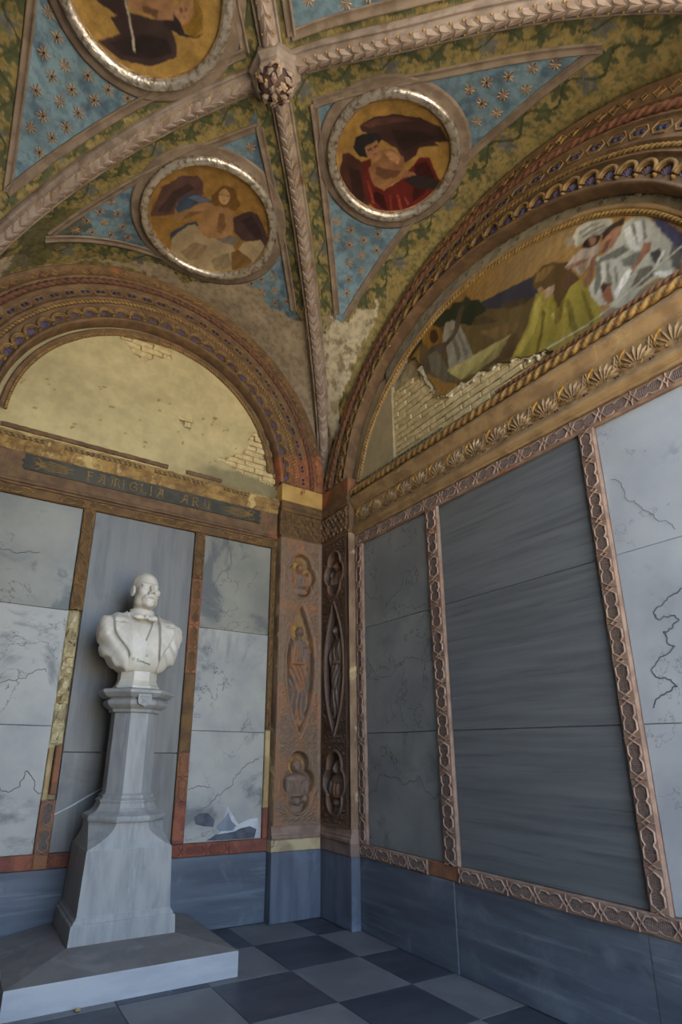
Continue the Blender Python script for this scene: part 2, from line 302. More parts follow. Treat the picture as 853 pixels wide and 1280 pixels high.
MOSAIC=[
((60, 58, 66),[(-2.489, 5.367), (-2.762, 5.283), (-3.087, 5.174), (-3.424, 5.045), (-3.376, 4.713), (-2.886, 5.009), (-2.705, 5.099), (-2.443, 5.304)]),
((104, 86, 52),[(-2.189, 5.501), (-2.505, 5.329), (-2.711, 5.147), (-2.892, 5.055), (-3.262, 4.9), (-3.182, 4.317), (-2.673, 4.498), (-2.24, 4.669), (-1.742, 5.134), (-1.775, 5.594)]),
((82, 70, 46),[(-2.381, 5.295), (-2.602, 5.162), (-2.732, 5.019), (-2.662, 5.038), (-2.413, 5.205)]),
((78, 66, 44),[(-2.748, 5.16), (-2.913, 5.09), (-3.062, 4.982), (-2.998, 4.98), (-2.84, 5.046)]),
((120, 96, 58),[(-2.514, 5.05), (-2.726, 4.962), (-2.917, 4.852), (-2.876, 4.783), (-2.678, 4.86)]),
((50, 56, 38),[(-1.975, 5.668), (-2.09, 5.658), (-2.194, 5.556), (-2.24, 5.589), (-2.362, 5.519), (-2.406, 5.548), (-2.457, 5.449), (-2.549, 5.385), (-2.614, 5.206), (-2.495, 5.237), (-2.431, 5.184), (-2.3, 5.312), (-2.094, 5.437), (-1.936, 5.476), (-1.764, 5.439), (-1.581, 5.361), (-1.722, 5.551), (-1.875, 5.622)]),
((92, 72, 44),[(-2.437, 4.857), (-2.826, 4.787), (-2.906, 4.761), (-2.85, 4.574), (-2.686, 4.62), (-2.512, 4.669), (-2.264, 4.707)]),
((150, 112, 44),[(-2.1, 5.297), (-2.081, 5.25), (-2.038, 5.233), (-1.977, 5.249), (-1.91, 5.296), (-1.85, 5.365), (-1.81, 5.444), (-1.799, 5.515), (-1.819, 5.564), (-1.866, 5.58), (-1.93, 5.56), (-1.998, 5.51), (-2.055, 5.44), (-2.091, 5.364)]),
((158, 150, 130),[(-2.131, 5.441), (-2.216, 5.414), (-2.292, 5.318), (-2.351, 5.152), (-2.392, 4.995), (-2.426, 4.871), (-2.3, 4.879), (-2.136, 4.908), (-2.115, 5.153), (-2.072, 5.279)]),
((120, 112, 96),[(-2.173, 5.32), (-2.214, 5.301), (-2.288, 4.959), (-2.242, 4.918)]),
((126, 118, 100),[(-2.249, 5.302), (-2.279, 5.261), (-2.369, 4.922), (-2.336, 4.919)]),
((92, 76, 62),[(-1.774, 5.172), (-1.81, 5.266), (-1.924, 5.318), (-2.027, 5.276), (-2.121, 5.232), (-2.211, 5.265), (-2.265, 5.385), (-2.306, 5.46), (-2.358, 5.48), (-2.386, 5.434), (-2.344, 5.38), (-2.296, 5.267), (-2.231, 5.198), (-2.125, 5.176), (-2.079, 5.148), (-2.055, 5.081), (-2.135, 4.897), (-2.174, 4.764), (-2.084, 4.796), (-1.943, 4.966), (-1.836, 5.093)]),
((112, 106, 88),[(-1.871, 5.245), (-1.986, 5.224), (-2.056, 5.088), (-2.135, 4.897), (-2.174, 4.764), (-2.063, 4.808), (-1.902, 5.031)]),
((72, 44, 30),[(-2.029, 5.36), (-2.02, 5.331), (-2.001, 5.316), (-1.976, 5.319), (-1.948, 5.338), (-1.925, 5.371), (-1.909, 5.411), (-1.906, 5.45), (-1.915, 5.48), (-1.934, 5.495), (-1.96, 5.491), (-1.988, 5.471), (-2.011, 5.438), (-2.026, 5.398)]),
((178, 164, 104),[(-2.107, 4.916), (-2.831, 4.8), (-2.809, 4.789), (-2.268, 4.715), (-2.172, 4.827)]),
((142, 128, 78),[(-2.268, 4.715), (-2.809, 4.789), (-2.693, 4.681), (-2.438, 4.683)]),
((64, 60, 82),[(-3.988, 4.909), (-4.054, 4.8), (-4.139, 4.605), (-4.108, 4.435), (-4.034, 4.516), (-4.015, 4.698)]),
((122, 112, 92),[(-3.544, 4.446), (-3.689, 4.458), (-3.821, 4.433), (-3.982, 4.39), (-4.098, 4.379), (-4.08, 4.279), (-3.866, 4.315), (-3.582, 4.375)]),
((150, 134, 58),[(-2.801, 4.576), (-2.894, 4.666), (-2.987, 4.766), (-3.052, 4.904), (-3.094, 4.991), (-3.184, 4.972), (-3.27, 4.957), (-3.45, 4.85), (-3.487, 4.742), (-3.539, 4.58), (-3.574, 4.451), (-3.544, 4.333), (-3.422, 4.309), (-3.185, 4.344), (-3.114, 4.454), (-2.996, 4.474)]),
((182, 164, 80),[(-2.835, 4.585), (-2.932, 4.661), (-3.017, 4.759), (-3.079, 4.922), (-3.136, 4.957), (-3.145, 4.868), (-3.076, 4.731), (-3.001, 4.628), (-2.897, 4.558)]),
((116, 100, 40),[(-3.138, 4.81), (-3.161, 4.76), (-3.111, 4.61), (-3.056, 4.464), (-3.021, 4.473), (-3.093, 4.655)]),
((118, 104, 46),[(-3.327, 4.753), (-3.357, 4.729), (-3.385, 4.408), (-3.355, 4.343), (-3.329, 4.479)]),
((172, 156, 84),[(-3.194, 4.719), (-3.319, 4.698), (-3.326, 4.647), (-3.212, 4.643)]),
((110, 96, 40),[(-3.448, 4.745), (-3.472, 4.71), (-3.516, 4.425), (-3.483, 4.378)]),
((124, 106, 44),[(-3.237, 4.826), (-3.282, 4.836), (-3.331, 4.781), (-3.278, 4.607), (-3.219, 4.591)]),
((96, 74, 42),[(-3.083, 5.1), (-3.106, 5.181), (-3.19, 5.198), (-3.296, 5.142), (-3.37, 5.056), (-3.419, 4.917), (-3.461, 4.831), (-3.379, 4.827), (-3.314, 4.763), (-3.259, 4.714), (-3.25, 4.815), (-3.232, 4.932), (-3.186, 4.99), (-3.14, 4.986), (-3.101, 5.042)]),
((134, 106, 62),[(-3.102, 5.1), (-3.129, 5.161), (-3.208, 5.158), (-3.286, 5.112), (-3.227, 5.075), (-3.165, 5.063)]),
((172, 132, 104),[(-3.115, 5.03), (-3.155, 5.029), (-3.173, 4.982), (-3.125, 4.989)]),
((186, 154, 128),[(-3.19, 4.974), (-3.269, 4.951), (-3.237, 4.883), (-3.16, 4.888)]),
((96, 70, 50),[(-3.357, 4.962), (-3.431, 4.906), (-3.461, 4.831), (-3.372, 4.833), (-3.322, 4.875)]),
((176, 156, 136),[(-3.366, 5.027), (-3.441, 5.064), (-3.508, 5.07), (-3.579, 5.016), (-3.646, 5.001), (-3.62, 4.933), (-3.566, 4.909), (-3.53, 4.88), (-3.468, 4.856), (-3.435, 4.933)]),
((140, 120, 102),[(-3.458, 4.954), (-3.536, 4.94), (-3.515, 4.884), (-3.469, 4.865)]),
((146, 106, 80),[(-3.365, 5.022), (-3.464, 4.991), (-3.55, 4.949), (-3.532, 4.932), (-3.442, 4.954), (-3.387, 4.976)]),
((54, 38, 30),[(-3.512, 5.079), (-3.536, 5.132), (-3.579, 5.137), (-3.646, 5.087), (-3.653, 5.035), (-3.615, 5.008), (-3.574, 5.021), (-3.531, 5.05)]),
((150, 108, 82),[(-3.567, 5.103), (-3.609, 5.089), (-3.626, 5.042), (-3.596, 5.022), (-3.571, 5.042)]),
((190, 184, 164),[(-3.463, 5.234), (-3.499, 5.277), (-3.567, 5.272), (-3.657, 5.219), (-3.738, 5.14), (-3.759, 5.086), (-3.724, 5.066), (-3.678, 5.062), (-3.622, 5.091), (-3.566, 5.118), (-3.518, 5.115), (-3.469, 5.116), (-3.461, 5.174)]),
((132, 124, 104),[(-3.523, 5.175), (-3.601, 5.161), (-3.703, 5.12), (-3.7, 5.107), (-3.605, 5.137), (-3.532, 5.148)]),
((138, 130, 110),[(-3.509, 5.232), (-3.593, 5.214), (-3.68, 5.169), (-3.678, 5.158), (-3.599, 5.189), (-3.515, 5.203)]),
((146, 138, 118),[(-3.566, 5.134), (-3.655, 5.108), (-3.727, 5.085), (-3.716, 5.073), (-3.653, 5.091), (-3.58, 5.105)]),
((206, 200, 184),[(-3.524, 5.236), (-3.581, 5.235), (-3.64, 5.21), (-3.608, 5.207), (-3.549, 5.216)]),
((164, 146, 118),[(-3.388, 5.26), (-3.413, 5.276), (-3.451, 5.245), (-3.473, 5.189), (-3.458, 5.155), (-3.416, 5.181), (-3.389, 5.226)]),
((58, 48, 40),[(-3.662, 5.073), (-3.762, 5.072), (-3.829, 5.048), (-3.809, 5.002), (-3.75, 5.028), (-3.692, 5.012), (-3.662, 4.996)]),
((134, 96, 72),[(-3.563, 4.93), (-3.61, 4.932), (-3.589, 4.837), (-3.529, 4.745), (-3.482, 4.723), (-3.47, 4.77), (-3.529, 4.85)]),
((172, 168, 150),[(-3.606, 4.909), (-3.65, 4.88), (-3.713, 4.886), (-3.786, 4.949), (-3.819, 5.011), (-3.884, 4.999), (-3.946, 4.947), (-3.993, 4.843), (-4.016, 4.752), (-4.056, 4.629), (-4.09, 4.484), (-4.074, 4.443), (-4.024, 4.349), (-3.958, 4.419), (-3.91, 4.431), (-3.833, 4.432), (-3.755, 4.364), (-3.689, 4.383), (-3.619, 4.473), (-3.561, 4.502), (-3.52, 4.623), (-3.508, 4.708), (-3.571, 4.759)]),
((112, 110, 98),[(-3.618, 4.887), (-3.708, 4.852), (-3.796, 4.833), (-3.825, 4.771), (-3.725, 4.782), (-3.629, 4.844)]),
((118, 114, 100),[(-3.601, 4.874), (-3.625, 4.855), (-3.594, 4.671), (-3.547, 4.601), (-3.546, 4.676)]),
((108, 106, 96),[(-3.757, 4.746), (-3.878, 4.704), (-3.883, 4.624), (-3.816, 4.634), (-3.756, 4.677)]),
((62, 60, 56),[(-3.931, 4.644), (-3.994, 4.623), (-3.996, 4.522), (-3.956, 4.509), (-3.932, 4.56)]),
((104, 98, 84),[(-3.851, 4.575), (-3.928, 4.537), (-3.943, 4.461), (-3.853, 4.444), (-3.78, 4.469), (-3.806, 4.525)]),
((84, 80, 74),[(-4.057, 4.603), (-4.102, 4.485), (-4.079, 4.357), (-4.037, 4.426), (-4.035, 4.519)]),
((124, 120, 106),[(-3.65, 4.783), (-3.673, 4.78), (-3.669, 4.608), (-3.636, 4.548)]),
((126, 122, 108),[(-3.703, 4.735), (-3.72, 4.729), (-3.709, 4.608), (-3.687, 4.558)]),
((116, 112, 100),[(-3.858, 4.96), (-3.875, 4.958), (-3.876, 4.768), (-3.854, 4.753)]),
((112, 108, 98),[(-3.929, 4.925), (-3.942, 4.911), (-3.933, 4.764), (-3.914, 4.757)]),
((214, 210, 194),[(-3.81, 4.955), (-3.849, 4.955), (-3.878, 4.721), (-3.844, 4.725), (-3.819, 4.822)]),
((210, 206, 192),[(-3.88, 4.96), (-3.925, 4.933), (-3.908, 4.771), (-3.877, 4.777)]),
((212, 208, 192),[(-3.919, 4.485), (-4.028, 4.413), (-4.025, 4.355), (-3.959, 4.422)]),
((206, 202, 186),[(-4.006, 4.594), (-4.016, 4.566), (-3.958, 4.507), (-3.943, 4.52)]),
((204, 198, 180),[(-3.631, 4.835), (-3.651, 4.813), (-3.628, 4.642), (-3.596, 4.651)]),
((168, 120, 94),[(-3.632, 4.955), (-3.682, 5.01), (-3.76, 5.018), (-3.798, 5.006), (-3.783, 4.945), (-3.715, 4.899), (-3.65, 4.88)]),
((118, 82, 62),[(-3.639, 4.926), (-3.678, 4.966), (-3.723, 4.971), (-3.696, 4.928), (-3.652, 4.892)]),
((142, 98, 72),[(-3.913, 4.753), (-3.956, 4.701), (-3.936, 4.657), (-3.878, 4.625), (-3.834, 4.598), (-3.803, 4.574), (-3.765, 4.573), (-3.765, 4.625), (-3.809, 4.627), (-3.87, 4.67)]),
((220, 216, 204),[(-3.753, 4.618), (-3.794, 4.633), (-3.813, 4.6), (-3.769, 4.552), (-3.683, 4.482), (-3.666, 4.52)]),
((144, 96, 68),[(-3.589, 4.654), (-3.643, 4.644), (-3.659, 4.581), (-3.659, 4.512), (-3.662, 4.473), (-3.616, 4.472), (-3.591, 4.547)]),
((70, 48, 38),[(-3.583, 4.645), (-3.62, 4.667), (-3.666, 4.61), (-3.636, 4.618), (-3.597, 4.58)]),
((150, 116, 92),[(-3.565, 4.471), (-3.639, 4.437), (-3.644, 4.395), (-3.578, 4.417)]),
((196, 184, 160),[(-3.115, 4.46), (-3.44, 4.431), (-3.64, 4.442), (-3.829, 4.481), (-4.004, 4.517), (-4.126, 4.532), (-4.124, 4.523), (-4.003, 4.508), (-3.827, 4.471), (-3.638, 4.432), (-3.439, 4.42), (-3.124, 4.441)])]

MOS_REGION=[(-1.658, 5.358), (-1.793, 5.16), (-1.852, 4.987), (-1.968, 4.728), (-2.072, 4.665), (-2.22, 4.681), (-2.359, 4.664), (-2.546, 4.646), (-2.686, 4.614), (-2.817, 4.571), (-2.953, 4.498), (-3.056, 4.47), (-3.136, 4.445), (-3.181, 4.353), (-4.082, 4.29), (-4.189, 4.882), (-2.879, 6.302), (-1.456, 5.487)]

WHITE_EDGE=[(-1.607, 5.364), (-1.742, 5.134), (-1.824, 4.928), (-1.946, 4.733), (-2.112, 4.634), (-2.238, 4.653), (-2.47, 4.628), (-2.65, 4.611), (-2.831, 4.555), (-2.994, 4.457), (-3.141, 4.441), (-3.118, 4.482), (-2.789, 4.616), (-2.553, 4.709), (-2.284, 4.712), (-2.126, 4.794), (-1.924, 5.017), (-1.794, 5.179), (-1.659, 5.382)]

PLASTER_R=[(-1.398, 5.441), (-1.645, 5.318), (-1.637, 5.044), (-1.615, 4.557), (-0.179, 4.816), (-0.18, 5.751)]

MED_L=[
((92, 66, 62),[(-2.605, -0.925), (-2.586, -1.233), (-2.476, -1.406), (-2.338, -1.491), (-2.28, -1.455), (-2.231, -1.334), (-2.369, -1.244), (-2.423, -1.12), (-2.402, -1.001), (-2.584, -0.884)]),
((66, 48, 48),[(-2.554, -0.958), (-2.497, -1.216), (-2.382, -1.379), (-2.322, -1.353), (-2.431, -1.17), (-2.433, -1.017)]),
((62, 78, 98),[(-2.419, -1.09), (-2.389, -1.24), (-2.274, -1.318), (-2.111, -1.32), (-2.249, -1.202), (-2.281, -1.091), (-2.308, -0.973), (-2.358, -0.992)]),
((96, 104, 128),[(-2.349, -1.234), (-2.27, -1.308), (-2.131, -1.316), (-2.245, -1.24)]),
((58, 66, 84),[(-2.37, -0.778), (-2.269, -0.955), (-2.191, -1.044), (-2.118, -0.947), (-2.22, -0.814), (-2.287, -0.59)]),
((158, 120, 84),[(-2.18, -1.279), (-2.093, -1.312), (-2.01, -1.333), (-1.907, -1.293), (-1.865, -1.196), (-1.824, -1.077), (-1.904, -0.989), (-2.108, -0.87), (-2.155, -0.972), (-2.144, -1.135), (-2.224, -1.085), (-2.323, -0.962), (-2.385, -0.95), (-2.406, -0.998), (-2.295, -1.132), (-2.227, -1.24)]),
((122, 88, 58),[(-2.024, -1.234), (-1.98, -1.261), (-1.911, -1.122), (-1.918, -1.024), (-1.972, -1.037), (-2.01, -1.154)]),
((120, 88, 60),[(-2.284, -1.101), (-2.165, -1.17), (-2.224, -1.085), (-2.32, -0.971)]),
((108, 76, 36),[(-1.949, -1.483), (-1.938, -1.434), (-1.948, -1.381), (-1.977, -1.339), (-2.019, -1.312), (-2.065, -1.311), (-2.106, -1.331), (-2.134, -1.372), (-2.142, -1.422), (-2.131, -1.473), (-2.103, -1.514), (-2.063, -1.538), (-2.018, -1.541), (-1.977, -1.521)]),
((112, 80, 38),[(-1.891, -1.424), (-1.884, -1.395), (-1.889, -1.367), (-1.904, -1.344), (-1.927, -1.331), (-1.952, -1.329), (-1.974, -1.341), (-1.99, -1.364), (-1.996, -1.391), (-1.991, -1.419), (-1.976, -1.442), (-1.954, -1.455), (-1.929, -1.456), (-1.907, -1.445)]),
((104, 72, 34),[(-2.062, -1.379), (-2.056, -1.35), (-2.059, -1.321), (-2.072, -1.299), (-2.092, -1.287), (-2.114, -1.288), (-2.135, -1.303), (-2.149, -1.325), (-2.155, -1.354), (-2.152, -1.384), (-2.139, -1.405), (-2.12, -1.417), (-2.098, -1.416), (-2.078, -1.403)]),
((176, 140, 102),[(-2.009, -1.445), (-1.999, -1.409), (-2.0, -1.375), (-2.012, -1.349), (-2.032, -1.337), (-2.056, -1.341), (-2.08, -1.36), (-2.098, -1.391), (-2.107, -1.427), (-2.106, -1.46), (-2.094, -1.485), (-2.075, -1.498), (-2.051, -1.494), (-2.027, -1.475)]),
((110, 78, 54),[(-2.094, -1.424), (-2.078, -1.441), (-2.069, -1.43), (-2.088, -1.414)]),
((110, 78, 54),[(-2.043, -1.445), (-2.023, -1.457), (-2.018, -1.445), (-2.038, -1.433)]),
((128, 80, 60),[(-2.055, -1.375), (-2.025, -1.388), (-2.025, -1.377), (-2.048, -1.366)]),
((70, 52, 54),[(-1.896, -1.263), (-1.799, -1.404), (-1.714, -1.426), (-1.586, -1.335), (-1.475, -1.222), (-1.464, -1.136), (-1.56, -1.155), (-1.708, -1.083), (-1.82, -1.121)]),
((52, 38, 40),[(-1.815, -1.273), (-1.749, -1.38), (-1.61, -1.294), (-1.528, -1.192), (-1.635, -1.183)]),
((172, 152, 122),[(-2.294, -0.511), (-2.334, -0.737), (-2.246, -0.942), (-2.19, -1.003), (-2.115, -0.949), (-2.022, -0.907), (-1.966, -0.951), (-1.767, -0.971), (-1.707, -0.912), (-1.696, -1.065), (-1.56, -1.196), (-1.451, -1.134), (-1.417, -0.927), (-1.524, -0.687), (-1.713, -0.534), (-2.05, -0.442)]),
((148, 128, 100),[(-2.204, -0.599), (-2.121, -0.802), (-1.996, -0.829), (-1.98, -0.687), (-2.086, -0.542)]),
((150, 132, 106),[(-1.9, -0.687), (-1.774, -0.871), (-1.674, -0.735), (-1.784, -0.551)]),
((124, 96, 56),[(-1.751, -0.887), (-1.713, -0.961), (-1.538, -0.94), (-1.46, -0.824), (-1.542, -0.678), (-1.63, -0.636)]),
((120, 112, 104),[(-1.926, -0.948), (-1.857, -1.063), (-1.748, -1.085), (-1.746, -0.989), (-1.847, -0.947)])]

MED_R=[
((58, 38, 36),[(-1.353, -2.617), (-1.298, -2.733), (-1.178, -2.858), (-1.007, -2.959), (-0.821, -3.005), (-0.692, -2.957), (-0.775, -2.874), (-0.72, -2.883), (-0.845, -2.778), (-0.819, -2.704), (-0.853, -2.605), (-0.991, -2.653), (-1.166, -2.633), (-1.305, -2.596)]),
((82, 54, 48),[(-1.35, -2.621), (-1.289, -2.722), (-1.165, -2.841), (-1.014, -2.925), (-1.156, -2.786), (-1.262, -2.662)]),
((40, 27, 26),[(-1.125, -2.747), (-0.933, -2.877), (-0.782, -2.923), (-0.864, -2.8), (-0.924, -2.665), (-1.017, -2.685)]),
((72, 42, 36),[(-1.338, -2.349), (-1.306, -2.39), (-1.154, -2.39), (-1.048, -2.273), (-0.893, -2.146), (-0.813, -2.016), (-0.973, -2.0), (-1.104, -2.071), (-1.267, -2.19)]),
((48, 28, 26),[(-1.237, -2.29), (-1.143, -2.322), (-0.972, -2.169), (-0.907, -2.052), (-1.032, -2.084)]),
((92, 30, 26),[(-1.163, -2.398), (-1.118, -2.471), (-1.058, -2.365), (-0.943, -2.292), (-0.854, -2.309), (-0.794, -2.462), (-0.791, -2.579), (-0.785, -2.711), (-0.714, -2.765), (-0.583, -2.69), (-0.491, -2.663), (-0.483, -2.513), (-0.505, -2.344), (-0.56, -2.205), (-0.64, -2.145), (-0.786, -2.114), (-0.94, -2.153), (-1.061, -2.263)]),
((54, 18, 18),[(-0.782, -2.639), (-0.716, -2.724), (-0.575, -2.659), (-0.545, -2.487), (-0.579, -2.381), (-0.682, -2.524)]),
((54, 18, 18),[(-0.913, -2.253), (-0.829, -2.277), (-0.7, -2.166), (-0.808, -2.169), (-0.92, -2.208)]),
((150, 66, 54),[(-0.738, -2.344), (-0.723, -2.356), (-0.58, -2.256), (-0.58, -2.225)]),
((146, 64, 52),[(-0.686, -2.382), (-0.594, -2.348), (-0.597, -2.327)]),
((138, 58, 48),[(-1.033, -2.284), (-1.017, -2.298), (-0.844, -2.163), (-0.859, -2.15)]),
((130, 54, 46),[(-0.79, -2.306), (-0.777, -2.315), (-0.647, -2.186), (-0.661, -2.176)]),
((136, 96, 66),[(-1.085, -2.565), (-1.031, -2.631), (-0.895, -2.631), (-0.818, -2.559), (-0.754, -2.588), (-0.711, -2.581), (-0.783, -2.498), (-0.827, -2.428), (-0.852, -2.306), (-0.964, -2.293), (-1.077, -2.369), (-1.082, -2.428), (-1.06, -2.497)]),
((98, 66, 46),[(-1.035, -2.438), (-0.916, -2.488), (-0.841, -2.543), (-0.839, -2.468), (-0.913, -2.384), (-1.01, -2.38)]),
((166, 122, 86),[(-1.06, -2.57), (-1.02, -2.617), (-0.921, -2.614), (-0.895, -2.56), (-0.985, -2.549)]),
((36, 32, 36),[(-1.298, -2.448), (-1.327, -2.524), (-1.295, -2.582), (-1.189, -2.663), (-1.132, -2.643), (-1.137, -2.583), (-1.176, -2.523), (-1.142, -2.452), (-1.213, -2.419)]),
((140, 100, 72),[(-1.219, -2.505), (-1.17, -2.609), (-1.085, -2.578), (-1.057, -2.517), (-1.093, -2.463), (-1.155, -2.456)]),
((60, 44, 38),[(-1.193, -2.5), (-1.17, -2.54), (-1.157, -2.528), (-1.177, -2.493)]),
((60, 44, 38),[(-1.161, -2.558), (-1.142, -2.588), (-1.132, -2.579), (-1.147, -2.55)]),
((104, 64, 50),[(-1.127, -2.499), (-1.108, -2.528), (-1.098, -2.52), (-1.116, -2.493)]),
((44, 36, 36),[(-0.769, -2.481), (-0.736, -2.562), (-0.625, -2.623), (-0.481, -2.671), (-0.5, -2.579), (-0.638, -2.498)])]

MED_T=[
((58, 44, 44),[(-3.386, -2.383), (-3.221, -2.484), (-3.175, -2.361), (-3.034, -2.403), (-2.924, -2.454), (-2.823, -2.353), (-2.796, -2.272), (-2.951, -2.119), (-3.16, -2.05), (-3.337, -2.075), (-3.198, -2.205), (-3.288, -2.266), (-3.244, -2.303), (-3.385, -2.305)]),
((42, 32, 34),[(-3.254, -2.115), (-3.063, -2.285), (-2.889, -2.344), (-2.836, -2.284), (-2.978, -2.154), (-3.139, -2.092)]),
((40, 32, 34),[(-2.975, -2.467), (-2.904, -2.538), (-2.793, -2.446), (-2.718, -2.469), (-2.676, -2.532), (-2.702, -2.47), (-2.815, -2.417), (-2.943, -2.415)]),
((140, 104, 76),[(-3.221, -2.484), (-2.948, -2.649), (-2.889, -2.483), (-2.985, -2.423), (-3.096, -2.406), (-3.168, -2.38)]),
((96, 68, 48),[(-3.107, -2.444), (-2.995, -2.483), (-2.994, -2.426), (-3.084, -2.416)]),
((150, 112, 82),[(-2.924, -2.553), (-2.871, -2.628), (-2.803, -2.655), (-2.758, -2.599), (-2.779, -2.499), (-2.838, -2.485), (-2.893, -2.516)]),
((120, 92, 36),[(-2.833, -2.469), (-2.801, -2.516), (-2.778, -2.587), (-2.811, -2.678), (-2.734, -2.641), (-2.691, -2.537), (-2.732, -2.461), (-2.797, -2.458)]),
((96, 66, 48),[(-2.882, -2.567), (-2.868, -2.581), (-2.848, -2.559), (-2.862, -2.544)]),
((96, 66, 48),[(-2.843, -2.59), (-2.824, -2.593), (-2.827, -2.572), (-2.84, -2.573)]),
((110, 70, 56),[(-2.84, -2.537), (-2.82, -2.552), (-2.819, -2.541), (-2.834, -2.529)]),
((176, 166, 150),[(-3.244, -2.47), (-3.234, -2.476), (-3.078, -2.164), (-3.075, -2.143), (-3.09, -2.153)]),
((72, 40, 40),[(-3.559, -2.578), (-3.082, -2.863), (-2.979, -2.63), (-3.221, -2.484), (-3.386, -2.383), (-3.501, -2.392)])]

BARE_L=[(-3.804, -0.158), (-3.762, -0.354), (-3.616, -0.312), (-3.509, -0.167), (-3.591, -0.049), (-3.366, -0.053), (-2.951, -0.157), (-2.608, -0.223), (-2.524, -0.315), (-2.291, -0.309), (-1.956, -0.262), (-1.515, -0.591), (-1.35, -0.701), (-1.226, -0.614), (-1.053, -0.677), (-0.835, -0.755), (-0.655, -0.758), (-0.415, -0.479), (-0.11, -0.074), (-0.096, -0.02), (-1.002, 0.507), (-2.279, -0.126), (-3.237, -0.122)]

BARE_R=[(-0.574, -0.731), (-0.629, -0.919), (-0.501, -1.065), (-0.419, -1.178), (-0.285, -1.435), (-0.207, -1.301), (-0.179, -1.068), (-0.141, -0.776), (-0.095, -0.457), (-0.076, -0.166), (-0.076, -0.041), (-0.224, -0.196)]

GREENED_L=[(-3.66, -0.492), (-3.447, -0.721), (-3.208, -0.81), (-3.094, -0.538), (-3.241, -0.379), (-3.383, -0.189), (-3.685, -0.093)]
VEINS = {'R': [[(-3.731, 2.405), (-3.692, 2.381), (-3.646, 2.363), (-3.595, 2.327), (-3.559, 2.301), (-3.581, 2.249), (-3.641, 2.261), (-3.687, 2.229), (-3.646, 2.191), (-3.591, 2.177), (-3.604, 2.129), (-3.64, 2.087), (-3.59, 2.049), (-3.527, 2.012), (-3.488, 1.971), (-3.525, 1.922), (-3.587, 1.907), (-3.614, 1.869), (-3.567, 1.843), (-3.506, 1.816), (-3.466, 1.761)], [(-3.444, 3.202), (-3.521, 3.03), (-3.586, 2.966), (-3.67, 2.841), (-3.758, 2.749)], [(-0.776, 3.094), (-0.873, 2.987), (-1.034, 2.972), (-1.091, 2.859), (-1.185, 2.917), (-1.306, 2.968), (-1.372, 3.108), (-1.458, 3.124), (-1.505, 2.997), (-1.416, 2.904)], [(-0.788, 2.396), (-0.88, 2.268), (-1.03, 2.177), (-1.148, 2.183), (-1.323, 2.29), (-1.433, 2.312), (-1.587, 2.292), (-1.674, 2.452), (-1.61, 2.254), (-1.732, 2.256)], [(-0.759, 1.105), (-0.899, 1.182), (-0.963, 1.32), (-1.131, 1.294), (-1.261, 1.235), (-1.469, 1.324), (-1.533, 1.219), (-1.621, 1.15), (-1.715, 1.2)]], 'B': [[(-3.008, 1.197), (-2.942, 1.164), (-2.868, 1.215), (-2.843, 1.323), (-2.794, 1.279), (-2.747, 1.17), (-2.69, 1.147)], [(-3.319, 3.134), (-3.252, 3.134), (-3.181, 3.108), (-3.096, 3.151), (-3.004, 3.156)], [(-3.136, 1.998), (-3.057, 2.027), (-2.952, 2.047), (-2.823, 2.141), (-2.808, 2.118)], [(-1.479, 1.15), (-1.418, 1.171), (-1.343, 1.181), (-1.265, 1.168)], [(-1.378, 0.98), (-1.279, 1.01), (-1.244, 1.054), (-1.119, 1.142), (-1.006, 1.281), (-0.9, 1.377), (-0.775, 1.426)], [(-1.231, 3.629), (-1.192, 3.488), (-1.226, 3.306), (-1.322, 3.203), (-1.452, 3.014), (-1.497, 2.871)]]}
# ================================================================ the room
XC, YC = -2.12, -2.58
PJ = .114                                   # projection of the pilasters from the walls
def PB(a, z, d): return (a, -d, z)          # back wall: a = X, d = distance into the room
def PR(a, z, d): return (-d, a, z)          # right wall: a = Y
def frame_matrix(P, a, z, d, ta, tz):
    """local x along (ta,tz) in the wall, local y across it, local z out of the wall"""
    o = Vector(P(a, z, d)); x = (Vector(P(a+ta, z+tz, d))-o).normalized(); n = (Vector(P(a, z, d+1))-o).normalized(); y = n.cross(x)
    return Matrix(((x.x, y.x, n.x, o.x), (x.y, y.y, n.y, o.y), (x.z, y.z, n.z, o.z), (0, 0, 0, 1)))

# ---- floor
g = MB().box(-40, 30, -60, -5.6, -.35, -.12); ground = g.obj('ground', ground_m, kind='structure')
fl = MB().box(-4.6, .3, -5.6, .3, -.12, -.012).obj('floor', grout, kind='structure')
TS, TX, TY = .6104, -.4097, -.5473
tmesh = {}
for i in range(-7, 2):
    for j in range(-8, 2):
        x0, y0 = TX+(i-1)*TS, TY+(j-1)*TS; x1, y1 = x0+TS, y0+TS
        x0, x1, y0, y1 = max(x0, -4.4), min(x1, 0.0), max(y0, -5.55), min(y1, 0.0)
        if x1-x0 < .05 or y1-y0 < .05: continue
        key = ((i+j) % 2, round(x1-x0, 3), round(y1-y0, 3))
        if key not in tmesh:
            wx, wy = (x1-x0)/2-.0018, (y1-y0)/2-.0018
            tmesh[key] = MB().bev(-wx, wx, -wy, wy, -.03, 0, .002, 'z+').mesh('tile', tile_dark if (i+j) % 2 == 0 else tile_light)
        place('tile', tmesh[key], Matrix.Translation(((x0+x1)/2, (y0+y1)/2, random.Random(i*31+j).uniform(-.002, 0))), fl)

